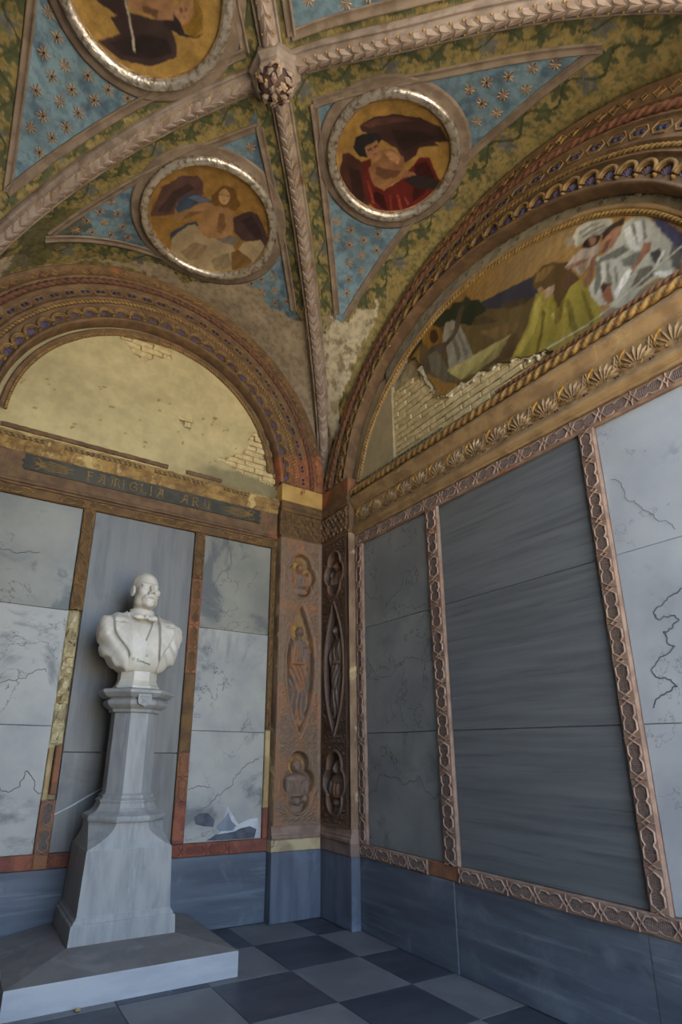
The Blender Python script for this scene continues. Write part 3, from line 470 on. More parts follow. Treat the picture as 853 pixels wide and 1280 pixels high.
# ---- wall cores
wall_back = MB().box(-4.24, .32, .05, .35, -.1, 6.9).obj('wall_back', plaster_back, kind='structure')
wall_right = MB().box(.05, .35, -5.5, .05, -.1, 6.9).obj('wall_right', plaster_back, kind='structure')
wall_left = MB().box(-4.6, -4.24, -5.5, .35, -.1, 6.9).obj('wall_left', wall_m, kind='structure')
sky_blocker = MB().box(-4.6, -3.05, -6.3, -5.62, -.12, 6.9).obj('sky_blocker_front', wall_m, kind='structure'); sky_blocker['label'] = 'unseen pier added on the open side to block sky light'  # unseen pier added behind the camera to cut sky light from the left
wall_left['label'] = 'plain plastered wall of the bay on the side away from the corner'

def slab(wall, P, a0, a1, z0, z1, m, d=.0, th=.05, bevel=.004, label=None):
    gp = .0014
    a0, a1 = min(a0, a1)+gp, max(a0, a1)-gp; z0 += gp; z1 -= gp
    mb = MB()
    if P is PB: mb.bev(a0, a1, -d, -d+th, z0, z1, bevel, 'y-')
    else: mb.bev(-d, -d+th, a0, a1, z0, z1, bevel, 'x-')
    return mb.obj('marble_slab', m, wall, label=label)
# back wall: three columns of slabs above the dado
for r0, r1, d in ((.705, 1.675, .001), (1.675, 2.665, .004), (2.665, 3.647, .0)):
    mm = marble_olive if r0 > 2.5 else marble_pale
    slab(wall_back, PB, -3.52, -2.70, r0, r1, mm, d); slab(wall_back, PB, -1.489, -.717, r0, r1, mm, d)
for r0, r1 in ((.705, 1.47), (1.47, 3.647)): slab(wall_back, PB, -2.588, -1.60, r0, r1, marble_mid)
for a0, a1 in ((-3.58, -2.12), (-2.12, -.658)): slab(wall_back, PB, a0, a1, 0, .595, marble_dado, .012, .06)
# right wall
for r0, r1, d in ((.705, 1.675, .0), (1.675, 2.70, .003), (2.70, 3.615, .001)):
    slab(wall_right, PR, -.756, -1.737, r0, r1, marble_right_shaded, d); slab(wall_right, PR, -1.8875, -3.278, r0, r1, marble_dark, d); slab(wall_right, PR, -3.391, -4.42, r0, r1, marble_right, d)
for a0, a1, d in ((-.64, -1.82, .02), (-1.82, -3.24, .012), (-3.24, -4.52, .016)): slab(wall_right, PR, a0, a1, 0, .595, marble_dado, d, .07, .003)

# ---- terracotta strips with double-hexagon cartouches
def cart_mesh(L, W, m1, m2, nm):
    o = [(-.42*L, 0), (-.30*L, .32*W), (-.10*L, .32*W), (0, .19*W), (.10*L, .32*W), (.30*L, .32*W), (.42*L, 0)]
    out = o+[(x, -y) for x, y in o[-2:0:-1]]
    a = MB().ridge(out, .1*W, .010)
    for sx in (-1, 1):
        for sy in (-1, 1): a.ridge([(sx*.43*L, 0), (sx*.50*L, sy*.22*W), (sx*.5*L, sy*.44*W)], .08*W, .008, False)
    b = MB().prism([(x*.92, y*.86) for x, y in out], .0, .003)
    # hatching across the inlay
    for k in range(-7, 8):
        x = k*.052*L; hy = .24*W if abs(x) < .33*L else .12*W
        b.add([(x-.012*L, -hy, .003), (x+.012*L, -hy, .003), (x, -hy, .006), (x-.012*L, hy, .003), (x+.012*L, hy, .003), (x, hy, .006)], [(0, 2, 5, 3), (2, 1, 4, 5)])
    return a.mesh('cartouche', m1), b.mesh('inlay', m2)
_cm = {}
def strip(wall, P, vertical, a0, a1, z0, z1, m, m1=None, m2=None, d=.03, cell=.22, skip=(), edge=True):
    a0, a1 = min(a0, a1), max(a0, a1)
    mb = MB()
    if P is PB: mb.bev(a0, a1, -d, .05, z0, z1, .008, 'y-')
    else: mb.bev(-d, .05, a0, a1, z0, z1, .008, 'x-')
    s = mb.obj('moulding_strip', m, wall)
    if m1 is None: return s
    L = (z1-z0) if vertical else (a1-a0); W = (a1-a0) if vertical else (z1-z0)
    n = max(1, round(L/cell)); c = L/n; key = (round(c, 3), round(W, 3), m1.name, m2.name)
    if key not in _cm: _cm[key] = cart_mesh(c, W, m1, m2, '')
    for k in range(n):
        if k in skip: continue
        u = (k+.5)*c
        M = frame_matrix(P, (a0+a1)/2, z0+u, d, 0, 1) if vertical else frame_matrix(P, a0+u, (z0+z1)/2, d, 1, 0)
        o1 = place('cartouche', _cm[key][0], M, s); place('inlay', _cm[key][1], M, s)
    return s
TR = dict(m=terra, m1=terra_pink, m2=terra_dark)
strip(wall_right, PR, True, -.645, -.756, .705, 3.615, **TR)
strip(wall_right, PR, True, -1.737, -1.8875, .705, 3.615, **TR)
strip(wall_right, PR, True, -3.278, -3.391, .705, 3.615, **TR)
strip(wall_right, PR, True, -4.42, -4.53, .705, 3.615, m=terra)
strip(wall_right, PR, False, -.645, -4.53, 3.615, 3.735, **TR)
strip(wall_right, PR, False, -1.89, -4.53, .595, .705, **TR)
strip(wall_right, PR, False, -1.55, -1.89, .595, .705, m=terra_orange, d=.02)
strip(wall_right, PR, False, -.645, -1.55, .595, .705, **TR)
GL = dict(m=terra_brown, m1=gilt_worn, m2=terra_brown)
strip(wall_back, PB, False, -3.58, -.66, 3.647, 3.735, skip=(2, 5, 9), **GL)
strip(wall_back, PB, False, -3.58, -2.70, .595, .705, m=terra_red); strip(wall_back, PB, False, -2.70, -2.59, .595, .705, m=terra_orange)
strip(wall_back, PB, False, -2.59, -1.05, .595, .705, m=terra_red, m1=terra_red, m2=terra_red, d=.024); strip(wall_back, PB, False, -1.05, -.66, .595, .705, m=terra_red)
strip(wall_back, PB, True, -2.70, -2.59, 2.68, 3.647, **GL)
strip(wall_back, PB, True, -2.70, -2.588, .705, 1.10, m=terra_orange, m1=terra_pink, m2=terra_dark)
strip(wall_back, PB, True, -2.70, -2.66, 1.10, 1.5, m=cream_worn, d=.015); strip(wall_back, PB, True, -2.645, -2.595, 1.14, 1.52, m=terra_orange, d=.024)
strip(wall_back, PB, True, -1.60, -1.49, 3.15, 3.647, m=terra_brown, m1=terra_brown, m2=terra_brown)
strip(wall_back, PB, True, -1.60, -1.49, 2.20, 3.15, m=terra_orange, m1=terra_orange, m2=terra_brown)
strip(wall_back, PB, True, -1.60, -1.49, 1.48, 2.20, m=terra_brown); strip(wall_back, PB, True, -1.60, -1.49, 1.06, 1.48, m=terra_orange, m1=terra_orange, m2=terra_orange)
strip(wall_back, PB, True, -1.60, -1.49, .705, 1.06, m=terra_red)
strip(wall_back, PB, True, -.717, -.662, 1.70, 3.647, cell=.17, **GL); strip(wall_back, PB, True, -.717, -.662, .98, 1.70, m=cream_worn); strip(wall_back, PB, True, -.717, -.662, .705, .98, m=terra_red)
# lost facing low on the slab beside the corner
def patch(poly, d, m, nm='peeled_patch'):
    mb = MB().prism(poly, d-.004, d, lambda a, b, c: (a, -c, b)); return mb.obj(nm, m, wall_back)
pw = mat('peel_white', (196, 198, 198), (172, 176, 178), 12, rough=.9, bump=.3); pdk = mat('peel_dark', (92, 96, 102), (74, 78, 86), 10, rough=.8, bump=.4); plt = mat('peel_mid', (132, 138, 146), (118, 124, 132), 10, rough=.8, bump=.2)
patch([(-1.24, .74), (-1.14, .78), (-1.12, .86), (-1.08, 1.0), (-1.01, .91), (-.96, .84), (-.86, .88), (-.76, .89), (-.75, .81), (-.745, .715), (-.93, .715), (-1.09, .715)], .006, pw)
patch([(-1.4, .92), (-1.35, .95), (-1.27, .95), (-1.2, .89), (-1.21, .83), (-1.3, .84), (-1.38, .86)], .006, pdk)
patch([(-1.27, .72), (-1.18, .765), (-1.0, .78), (-.94, .805), (-.84, .82), (-.77, .79), (-.79, .715), (-1.01, .715)], .008, pdk)
patch([(-1.18, .83), (-1.12, .88), (-1.07, .95), (-1.03, .87), (-.98, .83), (-1.02, .79), (-1.14, .79)], .008, plt)
patch([(-2.585, .985), (-2.46, 1.045), (-2.34, 1.115), (-2.23, 1.18), (-2.23, 1.187), (-2.345, 1.128), (-2.465, 1.055), (-2.585, .993)], .003, pw, 'white_vein')
# rubble laid bare where the second strip has fallen away
rr = random.Random(5)
z = 1.11
while z < 2.67:
    hh = rr.uniform(.08, .2); x0 = -2.695+rr.uniform(0, .012); x1 = -2.593-rr.uniform(0, .012)
    for (xa, xb) in (((x0, x1),) if rr.random() < .7 else ((x0, -2.645+rr.uniform(-.01, .01)), (-2.64+rr.uniform(0, .01), x1))):
        if z < 1.52: xa, xb = -2.655, -2.648
        if xb-xa < .015: continue
        V = []; F = []
        nn = 4; dd = rr.uniform(-.02, .016)
        for i in range(nn):
            for j in range(nn):
                e = (i in (0, nn-1)) or (j in (0, nn-1))
                V.append((xa+(xb-xa)*i/(nn-1)+(0 if e else rr.uniform(-.006, .006)), (.04 if e else -dd+rr.uniform(-.012, .012)), z+(hh-.004)*j/(nn-1)+(0 if e else rr.uniform(-.008, .008))))
        F = gridfaces(nn, nn).tolist()
        obj('rubble_stone', V, F, rubble_m, wall_back)
    z += hh

# ---- cornices (profiles swept along the walls)
def sweep(P, prof, a0, a1, n=2, noise_amp=0, seed=3):
    A = np.linspace(a0, a1, n); rng = np.random.RandomState(seed); rings = []
    for a in A:
        rings.append([P(a, zz+(rng.uniform(-1, 1)*noise_amp), dd+(rng.uniform(-1, 1)*noise_amp if dd > -.04 else 0)) for dd, zz in prof])
    return loft(rings, True, True)
def arcprof(pts): return pts
V, F = sweep(PR, [(-.04, 3.735), (.045, 3.735), (.05, 3.75), (.05, 3.762), (.075, 3.775), (.085, 3.80), (.075, 3.822), (.06, 3.83), (.06, 3.845), (.042, 3.852), (.042, 4.03), (.058, 4.036), (.058, 4.05), (.066, 4.07), (.085, 4.10), (.105, 4.115), (.108, 4.14), (.098, 4.165), (.07, 4.175), (.07, 4.265), (.0, 4.275), (-.04, 4.275)], -.66, -4.53)
cor_r = obj('cornice', V, F, gilt_frieze, None, 'gilded cornice with palmette frieze and rope moulding under the mosaic lunette', 'cornice')
# palmettes
pm = MB()
for k in range(9):
    a = PI/2+(k-4)*.36; L = .152-.008*abs(k-4); pm.petal(0, -.068, a, L, .021, .022)
for sx in (-1, 1):
    pts = [(sx*(.012+.03*math.sin(t)), -.07+.014*(1-math.cos(t))-.0, ) for t in np.linspace(0, PI, 6)]; pm.ridge(pts, .008, .010, False)
    pm.ridge([(sx*.105, .07), (sx*.098, .03), (sx*.082, -.02), (sx*.055, -.055), (sx*.03, -.072)], .007, .012, False)
    for q in range(3): pm.petal(sx*.108, -.03, PI/2-sx*(-.25+.32*q)*1, .10-.012*q, .016, .012)
palm = pm.mesh('palmette', gilt_frieze)
pa = MB().ridge([(-.092, -.03), (-.098, .015), (-.08, .055), (-.05, .078)], .010, .012, False).mesh('gilt_crescent', gold_bright)
bd = MB().dome(0, 0, .009, .009, .009, 7).mesh('bead', terra_red); bd2 = MB().dome(0, 0, .008, .008, .008, 7).mesh('bead', blue_glaze)
n = 17; c = (4.53-.70)/n
for k in range(n):
    a = -.70-(k+.5)*c; M = frame_matrix(PR, a, 3.944, .042, -1, 0)
    p = place('palmette', palm, M, cor_r); child_same('gilt_crescent', pa, p)
    place('bead', bd, M @ Matrix.Translation((.108, -.075, 0)), cor_r); place('bead', bd2, M @ Matrix.Translation((.085, -.078, 0)), cor_r)

# ---- ropes
def rope(curve, P, dist, r, pitch, c1, c2, name, parent, seg=8, per=5, twist=1):
    """curve: (n,2) array of wall coordinates"""
    C = np.asarray(curve, float); ds = np.r_[0, np.cumsum(np.hypot(*(C[1:]-C[:-1]).T))]; L = ds[-1]
    n = max(8, int(L/pitch*per)); s = np.linspace(0, L, n); A = np.interp(s, ds, C[:, 0]); Z = np.interp(s, ds, C[:, 1])
    ta = np.gradient(A); tz = np.gradient(Z); l = np.hypot(ta, tz)+1e-9; ra, rz = -tz/l, ta/l
    V = []; cols = []
    for i in range(n):
        for k in range(seg):
            ph = 2*PI*k/seg; h = math.cos(ph*2-twist*2*PI*s[i]/pitch)
            rr_ = r*(1+.20*h)
            V.append(P(A[i]+ra[i]*rr_*math.cos(ph), Z[i]+rz[i]*rr_*math.cos(ph), dist+rr_*math.sin(ph)))
            cols.append(lin(c1) if h > -.15 else lin(c2))
    F = [(i*seg+k, i*seg+(k+1) % seg, (i+1)*seg+(k+1) % seg, (i+1)*seg+k) for i in range(n-1) for k in range(seg)]
    return obj(name, V, np.array(F), rope_m, parent, cols=np.array(cols), smooth_=True)
rope([(-.66, 4.222), (-4.53, 4.222)], PR, .085, .031, .080, (182, 144, 84), (120, 90, 58), 'rope_moulding', cor_r, 8, 8)

# back wall frieze
V, F = sweep(PB, [(-.04, 3.735), (.035, 3.735), (.04, 3.75), (.06, 3.757), (.06, 3.768), (.048, 3.775), (.048, 3.785), (.034, 3.80), (.03, 3.88), (.03, 4.07), (-.04, 4.07)], -3.58, -.66)
cor_l = obj('cornice', V, F, arch_brown, None, 'worn brown cornice carrying the inscribed plaque above the bust', 'cornice')
prof = [(-.04, 4.06), (.035, 4.06), (.05, 4.085), (.055, 4.10), (.045, 4.125), (.05, 4.14), (.07, 4.16), (.075, 4.19), (.06, 4.215), (.05, 4.235), (.03, 4.25), (.0, 4.262), (-.04, 4.265)]
V, F = sweep(PB, prof, -3.58, -.66, 150, .006)
obj('broken_moulding', V, F, mat('moulding_ochre', (168, 138, 84), (128, 100, 64), 6, rough=.9, bump=.6, bscale=30, c3=(196, 172, 116), s3=4, lo3=.55, hi3=.65), cor_l)
for a0, a1 in ((-3.5, -3.12), (-2.95, -2.2), (-2.1, -1.55), (-1.35, -1.05)):
    rope([(a0, 4.185), (a1, 4.185)], PB, .065, .024, .05, (150, 122, 76), (96, 76, 52), 'rope_moulding', cor_l, 7, 6)
# plaque
pl = empty('inscription_plaque', (-2.07, -.03, 3.895), 'long dark slate plaque lettered FAMIGLIA ARU in gold on the worn cornice', 'plaque')
MB().prism([(-3.25, 3.897), (-3.27, 3.93), (-3.255, 3.955), (-3.275, 3.985), (-3.25, 4.01), (-3.26, 4.047), (-.89, 4.047), (-.875, 4.02), (-.90, 3.99), (-.87, 3.96), (-.895, 3.93), (-.88, 3.897)], .028, .042, lambda a, b, c: (a, -c, b)).obj('slate_plate', slate_m, pl)
GLY = {  # uncial letters as strokes in a unit cell
 'F': [[(.15, 0), (.15, 1), (.75, .98)], [(0, .98), (.2, 1)], [(.15, .55), (.6, .55)], [(.02, 0), (.3, 0)]],
 'A': [[(.0, 0), (.22, .15), (.55, 1), (.25, 1.0)], [(.55, 1), (.72, 1), (.72, 0), (.9, 0)], [(.25, .42), (.72, .45)]],
 'M': [[(.05, .05), (.2, 0), (.3, .3), (.3, .8), (.15, 1), (.45, 1.0), (.55, .8), (.55, 0)], [(.55, .8), (.7, 1), (.88, .9), (.85, .3), (1.0, 0)]],
 'I': [[(.3, 0), (.3, 1)], [(.15, 1), (.45, 1)], [(.15, 0), (.45, 0)]],
 'G': [[(.85, .75), (.65, 1), (.3, .95), (.08, .6), (.15, .2), (.5, 0), (.85, .15), (.85, .45), (.6, .5), (.5, .35)]],
 'L': [[(.2, 1), (.2, 0), (.8, .02), (.85, .2)], [(.05, 1), (.35, 1)]],
 'R': [[(.15, 0), (.15, 1), (.6, .97), (.68, .7), (.5, .5), (.15, .48)], [(.4, .48), (.6, .15), (.85, 0)], [(0, 0), (.3, 0)]],
 'U': [[(.1, 1), (.25, .9), (.2, .3), (.4, 0), (.65, .2)], [(.7, 1), (.7, 0), (.88, 0)]]}
def letter(ch, x, z, w_, h_):
    mb = MB()
    for st in GLY[ch]: mb.ridge([(x+a*w_, z+b*h_) for a, b in st], .013, .004, False)
    V = [(a, -.0425-c, b) for a, b, c in mb.V]
    return obj('letter', V, mb.F, letter_m, pl)
x = -2.72
for ch in 'FAMIGLIA':
    wd = {'I': .048, 'M': .105, 'F': .075, 'L': .075}.get(ch, .088); letter(ch, x, 3.925, wd, .092); x += wd+.020
x = -1.80
for ch in 'ARU': letter(ch, x, 3.925, .095, .092); x += .122
for sx, cx_ in ((1, -3.20), (-1, -.95)):     # tied sprays at both ends
    mb = MB()
    for q in range(5):
        mb.ridge([(cx_+sx*.03, 3.972), (cx_+sx*.15, 3.972+(q-2)*.022), (cx_+sx*(.31+.05*(q % 2)), 3.972+(q-2)*.017-sx*.0)], .010, .004, False)
    for sy in (-1, 1): mb.ridge([(cx_+sx*.05, 3.972), (cx_, 3.972+sy*.045), (cx_+sx*.055, 3.972+sy*.055), (cx_+sx*.085, 3.972+sy*.02)], .010, .004, False)
    obj('palm_spray', [(a, -.0425-c, b) for a, b, c in mb.V], mb.F, letter_m, pl)
# ---- dark stylolite veins running through the pale slabs
def wiggle(pts, seed, amp=.22, lev=3):
    rg_ = random.Random(seed); P = [np.array(p) for p in pts]
    for _ in range(lev):
        Q = [P[0]]
        for a, b in zip(P[:-1], P[1:]):
            d = b-a; Q += [(a+b)/2+np.array([-d[1], d[0]])*rg_.uniform(-amp, amp), b]
        P = Q
    return [tuple(p) for p in P]
vein_m = mat('vein_dark', (104, 106, 106), (86, 88, 90), 20, rough=.5, bump=0)
for side, P_, w_ in (('R', PR, wall_right), ('B', PB, wall_back)):
    for k, ln in enumerate(VEINS[side]):
        pts = wiggle(ln, k+3); mb = MB().ridge(pts, (.003 if k == 1 else .0075) if side == 'R' else .006, .0012, False)
        V = [P_(a, b, .0048+c) for a, b, c in mb.V]
        obj('dark_vein', V, mb.F, vein_m, w_)
# ================================================================ arches over the two walls
def catmull(pts, n):
    P = np.asarray(pts, float); P = np.vstack([2*P[0]-P[1], P, 2*P[-1]-P[-2]]); o = []
    for i in range(1, len(P)-2):
        for t in np.linspace(0, 1, 12, endpoint=False):
            a, b, c, d = P[i-1], P[i], P[i+1], P[i+2]
            o.append(.5*((2*b)+(-a+c)*t+(2*a-5*b+4*c-d)*t*t+(-a+3*b-3*c+d)*t**3))
    o.append(P[-2]); o = np.array(o)
    for _ in range(6): o[1:-1] = .25*o[:-2]+.5*o[1:-1]+.25*o[2:]
    return resample(o, n)
def resample(o, n):
    o = np.asarray(o, float); ds = np.r_[0, np.cumsum(np.hypot(*(o[1:]-o[:-1]).T))]; s = np.linspace(0, ds[-1], n)
    return np.stack([np.interp(s, ds, o[:, 0]), np.interp(s, ds, o[:, 1])], 1)
def circ(cx, cz, R, a0, a1, n=121):
    t = np.linspace(a0, a1, n); return np.stack([cx+R*np.cos(t), cz+R*np.sin(t)], 1)
NT = 121
L_OUT = circ(-2.15, 4.43, 2.05, 0, PI); L_IN = circ(-2.14, 4.43, 1.455, 0, PI)
L_IN[:, 1] = 4.43+(L_IN[:, 1]-4.43)*.975
_th = math.asin((4.43-3.64)/2.63)
R_OUT = circ(-2.65, 3.64, 2.63, _th, PI-_th)
R_IN = catmull([(-.57, 4.43), (-.61, 4.58), (-.72, 4.90), (-.91, 5.20), (-1.26, 5.53), (-1.73, 5.76), (-2.25, 5.84), (-2.70, 5.79), (-3.12, 5.67), (-3.47, 5.51), (-3.78, 5.30), (-4.02, 5.07), (-4.21, 4.80), (-4.42, 4.43)], NT)
def band(out, inn, f): return out*(1-f)+inn*f

def ring_sweep(P, out, inn, prof):
    """prof: list of (fraction from outer to inner edge, depth into the room)"""
    k = len(prof); V = []
    for i in range(len(out)):
        for f, d in prof:
            q = out[i]*(1-f)+inn[i]*f; V.append(P(q[0], q[1], d))
    F = [(i*k+j, i*k+j+1, (i+1)*k+j+1, (i+1)*k+j) for i in range(len(out)-1) for j in range(k-1)]
    return V, np.array(F)
# shared small pieces
_d = MB().ridge([(-.046, 0), (0, .036), (.046, 0), (0, -.036)], .008, .007).ridge([(-.022, 0), (0, .017), (.022, 0), (0, -.017)], .006, .006); dia_me = _d.mesh('diamond', gilt_worn)
_e = MB().ridge([(-.025, 0), (0, .02), (.025, 0), (0, -.02)], .008, .006); dia_sm = _e.mesh('diamond', gilt_worn)
dot_me = MB().dome(0, 0, .020, .018, .010).mesh('blue_inlay', blue_glaze)
_f = MB().ridge([(-.075, 0), (-.045, .036), (.045, .036), (.075, 0), (.045, -.036), (-.045, -.036)], .010, .008); cell_me = _f.mesh('lozenge_cell', arch_edge)
hood = MB()
_t = np.linspace(-.12, PI+.12, 13)
hood.tube([(.072*math.cos(t), .060*math.sin(t)-.022, .022) for t in _t], .015, 6)
hood.tube([(.055*math.cos(t), .046*math.sin(t)-.022, .012) for t in _t], .008, 5)
for sx in (-1, 1): hood.dome(sx*.076, -.042, .016, .015, .026)
hood_me = hood.mesh('scallop', arch_edge, True)
fan = MB()
for k in range(7): fan.petal(0, -.040, PI/2+(k-3)*.40, .074-.003*abs(k-3), .018, .010)
fan.dome(0, -.036, .010, .008, .010, 7); fan_me = fan.mesh('fan', blue_fan)
cross_me = MB().petal(0, 0, 0, .018, .012, .003).petal(0, 0, PI/2, .018, .012, .003).petal(0, 0, PI, .018, .012, .003).petal(0, 0, -PI/2, .018, .012, .003).mesh('painted_cross', star_dk)

def along(curve, n):
    C = resample(curve, n*2+1); return [(C[2*i+1], C[min(2*i+2, 2*n)]-C[2*i]) for i in range(n)]
def archivolt(P, out, inn, label, loc, rope_c, tymp):
    A = empty('archivolt', loc, label, 'arch moulding')
    d0 = PJ
    prof = [(-.015, d0-.20), (-.015, d0), (0, d0+.012), (.018, d0+.012), (.022, d0), (.185, d0), (.19, d0+.014), (.205, d0+.014), (.21, d0-.006), (.345, d0-.006), (.35, d0+.012), (.37, d0+.012), (.375, d0-.004), (.575, d0-.004), (.58, d0+.012), (.60, d0+.014), (.61, d0), (.70, d0), (.705, d0+.012), (.72, d0+.012), (.725, d0-.014), (.95, d0-.014), (.955, d0+.014), (.985, d0+.016), (1.0, d0), (1.0, tymp-.02)]
    cut_ = 9 if P is PB else 0
    if cut_:
        V, F = ring_sweep(P, out[:cut_+1], inn[:cut_+1], prof); obj('restored_springer', V, F, mat('springer_orange', (158, 98, 66), (128, 80, 58), 9, rough=.8, bump=.3), A, label='bright orange restored springing of the arch')
    V, F = ring_sweep(P, out[cut_:], inn[cut_:], prof); obj('arch_ring', V, F, arch_brown, A)
    sg = -1 if P is PR else 1          # keeps the pieces upright with their heads outward
    def M(q, t, d): return frame_matrix(P, q[0], q[1], d, -t[0]*1.0, -t[1]*1.0)
    def Mo(q, t, d):
        m = M(q, t, d); y = Vector((m[0][1], m[1][1], m[2][1])); c = Vector(P(*(inn.mean(0)), d)); o = Vector(P(q[0], q[1], d))
        if y.dot(o-c) < 0: m = m @ Matrix.Rotation(PI, 4, 'Z')
        return m
    w_ = np.hypot(*(out[60]-inn[60]))
    for k, (q, t) in enumerate(along(band(out, inn, .104), 58)): place('diamond', dia_sm if k % 4 == 3 else dia_me, Mo(q, t, d0), A)
    rope(band(out, inn, .278), P, d0-.006, .030, .075, rope_c[0], rope_c[1], 'rope_moulding', A, 8, 7)
    rope(band(out, inn, .655), P, d0-.002, .017, .042, (164, 130, 72), (104, 80, 52), 'bead_rope', A, 7, 6)
    nb = 34
    for q, t in along(band(out, inn, .476), nb):
        m = Mo(q, t, d0-.004); c_ = place('lozenge_cell', cell_me, m, A); [setattr(child_same('blue_inlay', dot_me, c_), 'location', (sx*.024, 0, 0)) for sx in (-1, 1)]
    ns = 29 if P is PB else 34
    for q, t in along(band(out, inn, .845), ns):
        m = Mo(q, t, d0-.014); c_ = place('scallop', hood_me, m, A); child_same('fan', fan_me, c_)
    return A
arch_l = archivolt(PB, L_OUT, L_IN, 'ornate terracotta arch with diamonds and blue scallops around the bare lunette', (-2.14, -.11, 4.43), ((120, 76, 58), (94, 70, 52)), -.04)
arch_r = archivolt(PR, R_OUT, R_IN, 'wide ornate arch with red rope and blue scallops around the mosaic lunette', (-.11, -2.6, 4.43), ((142, 90, 70), (108, 80, 62)), -.02)

# plain wall above the springing behind the arches
def blurc(c, shape, n):
    c = c.reshape(shape+(3,)).copy()
    for _ in range(n):
        for ax_ in (0, 1):
            p_ = np.pad(c, [(1, 1) if k == ax_ else (0, 0) for k in range(3)], mode='edge'); c = (.25*np.take(p_, range(0, shape[ax_]), ax_)+.5*c+.25*np.take(p_, range(2, shape[ax_]+2), ax_))
    return c.reshape(-1, 3)
def mask_sheet(P, a0, a1, z0, z1, res, fn, d, th, name, m, parent, colfn=None, jit=.25, relief=0, seed=1, blur=0, **kw):
    na = int(abs(a1-a0)/res)+1; nz = int((z1-z0)/res)+1
    A, Z = np.meshgrid(np.linspace(a0, a1, na), np.linspace(z0, z1, nz), indexing='ij')
    rng = np.random.RandomState(seed); Aj = A+rng.uniform(-jit, jit, A.shape)*res; Zj = Z+rng.uniform(-jit, jit, A.shape)*res
    idx = np.arange(na*nz).reshape(na, nz)
    ca = (A[:-1, :-1]+A[1:, 1:])/2; cz = (Z[:-1, :-1]+Z[1:, 1:])/2; keep = fn(ca, cz)
    q = np.stack([idx[:-1, :-1], idx[:-1, 1:], idx[1:, 1:], idx[1:, :-1]], -1)[keep]
    dd = d+(relief*(fbm(Aj*9, Zj*9, seed)-.5) if relief else 0*Aj)
    pts = np.stack([np.asarray(v, float)+0*A for v in P(Aj, Zj, dd)], -1).reshape(-1, 3)
    bck = np.stack([np.asarray(v, float)+0*A for v in P(Aj, Zj, dd*0+d-th)], -1).reshape(-1, 3)
    e = {}
    for a, b, c, dd_ in q.tolist():
        for u, v in ((a, b), (b, c), (c, dd_), (dd_, a)):
            if (v, u) in e: del e[(v, u)]
            else: e[(u, v)] = 1
    used = np.unique(q); mp = -np.ones(na*nz, int); mp[used] = np.arange(len(used))
    bu = sorted({u for ed in e for u in ed}); mb_ = {u: len(used)+i for i, u in enumerate(bu)}
    V = np.vstack([pts[used], bck[bu]]) if bu else pts[used]
    F = mp[q]; S = np.array([(mp[v], mp[u], mb_[u], mb_[v]) for u, v in e]) if e else np.zeros((0, 4), int)
    F = np.vstack([F, S]).astype(int)
    cols = None
    if colfn is not None:
        cc = colfn(Aj.ravel(), Zj.ravel()); cc = blurc(cc, A.shape, blur); cols = np.vstack([cc[used], cc[bu]*.92]) if bu else cc[used]
    return obj(name, V, F, m, parent, cols=cols, **kw)
def paint(a, z, base, polys, wob=.006, wf=30, seed=4):
    c = np.tile(np.array(lin(base)), (len(a), 1)) if isinstance(base, tuple) else base
    aw = a+(fbm(a*wf, z*wf, seed)-.5)*2*wob; zw = z+(fbm(a*wf+9, z*wf+4, seed+9)-.5)*2*wob
    for col, poly in polys:
        xs = [p[0] for p in poly]; ys = [p[1] for p in poly]
        bb = (aw >= min(xs)) & (aw <= max(xs)) & (zw >= min(ys)) & (zw <= max(ys))
        k = np.where(bb)[0]
        if len(k) == 0: continue
        k = k[inpoly(aw[k], zw[k], poly)]
        g1 = (aw[k]-min(xs))/(max(xs)-min(xs)+1e-6); g2 = (zw[k]-min(ys))/(max(ys)-min(ys)+1e-6); c[k] = np.array(lin(col))[None]*(.80+.16*g1+.22*g2+.10*np.sin(g1*19+g2*5))[:, None]
    return c

# ---- left lunette: bare plaster with brick patches, beaded frame
BP1 = [(-1.25, 4.64), (-1.09, 4.79), (-1.0, 5.02), (-.90, 5.12), (-.70, 5.15), (-.66, 4.42), (-1.12, 4.50), (-1.45, 4.54)]
BP2 = [(-2.62, 5.68), (-2.46, 5.78), (-2.05, 5.80), (-2.02, 5.62), (-2.31, 5.48), (-2.46, 5.56)]
BP3 = [(-1.90, 4.95), (-1.72, 4.95), (-1.74, 4.82), (-1.84, 4.83)]
def lun_region(a, z): return ((a+2.14)**2+((z-4.43)/.975)**2 < 1.465**2) & (z > 4.25) | ((z <= 4.43) & (z > 4.25) & (abs(a+2.14) < 1.44))
def lun_fn(a, z):
    w1 = (fbm(a*14, z*14, 3)-.5)*.12; w2 = (fbm(a*14+7, z*14, 6)-.5)*.12
    return lun_region(a, z) & ~inpoly(a+w1, z+w2, BP1) & ~inpoly(a+w1, z+w2, BP2) & ~(inpoly(a+w1*.6, z+w2*.6, BP3))
def lun_col(a, z):
    c = np.tile(np.array(lin((190, 174, 128))), (len(a), 1)); n = fbm(a*2.2, z*4, 8)[:, None]
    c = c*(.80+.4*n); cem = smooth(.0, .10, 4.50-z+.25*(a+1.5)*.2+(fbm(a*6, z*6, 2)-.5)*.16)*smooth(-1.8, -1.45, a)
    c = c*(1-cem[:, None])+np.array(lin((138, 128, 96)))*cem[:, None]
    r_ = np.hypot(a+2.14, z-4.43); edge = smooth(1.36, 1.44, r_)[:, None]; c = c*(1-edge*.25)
    chip = (fbm(a*10, z*16, 31) > .79)[:, None]; c = np.where(chip & (z < 5.1)[:, None], np.array(lin((150, 122, 74))), c)
    return c
lun_l = mask_sheet(PB, -3.64, -.64, 4.25, 5.90, .018, lun_fn, -.01, .03, 'lunette_plaster', lunette_m, wall_back, lun_col, relief=.01)
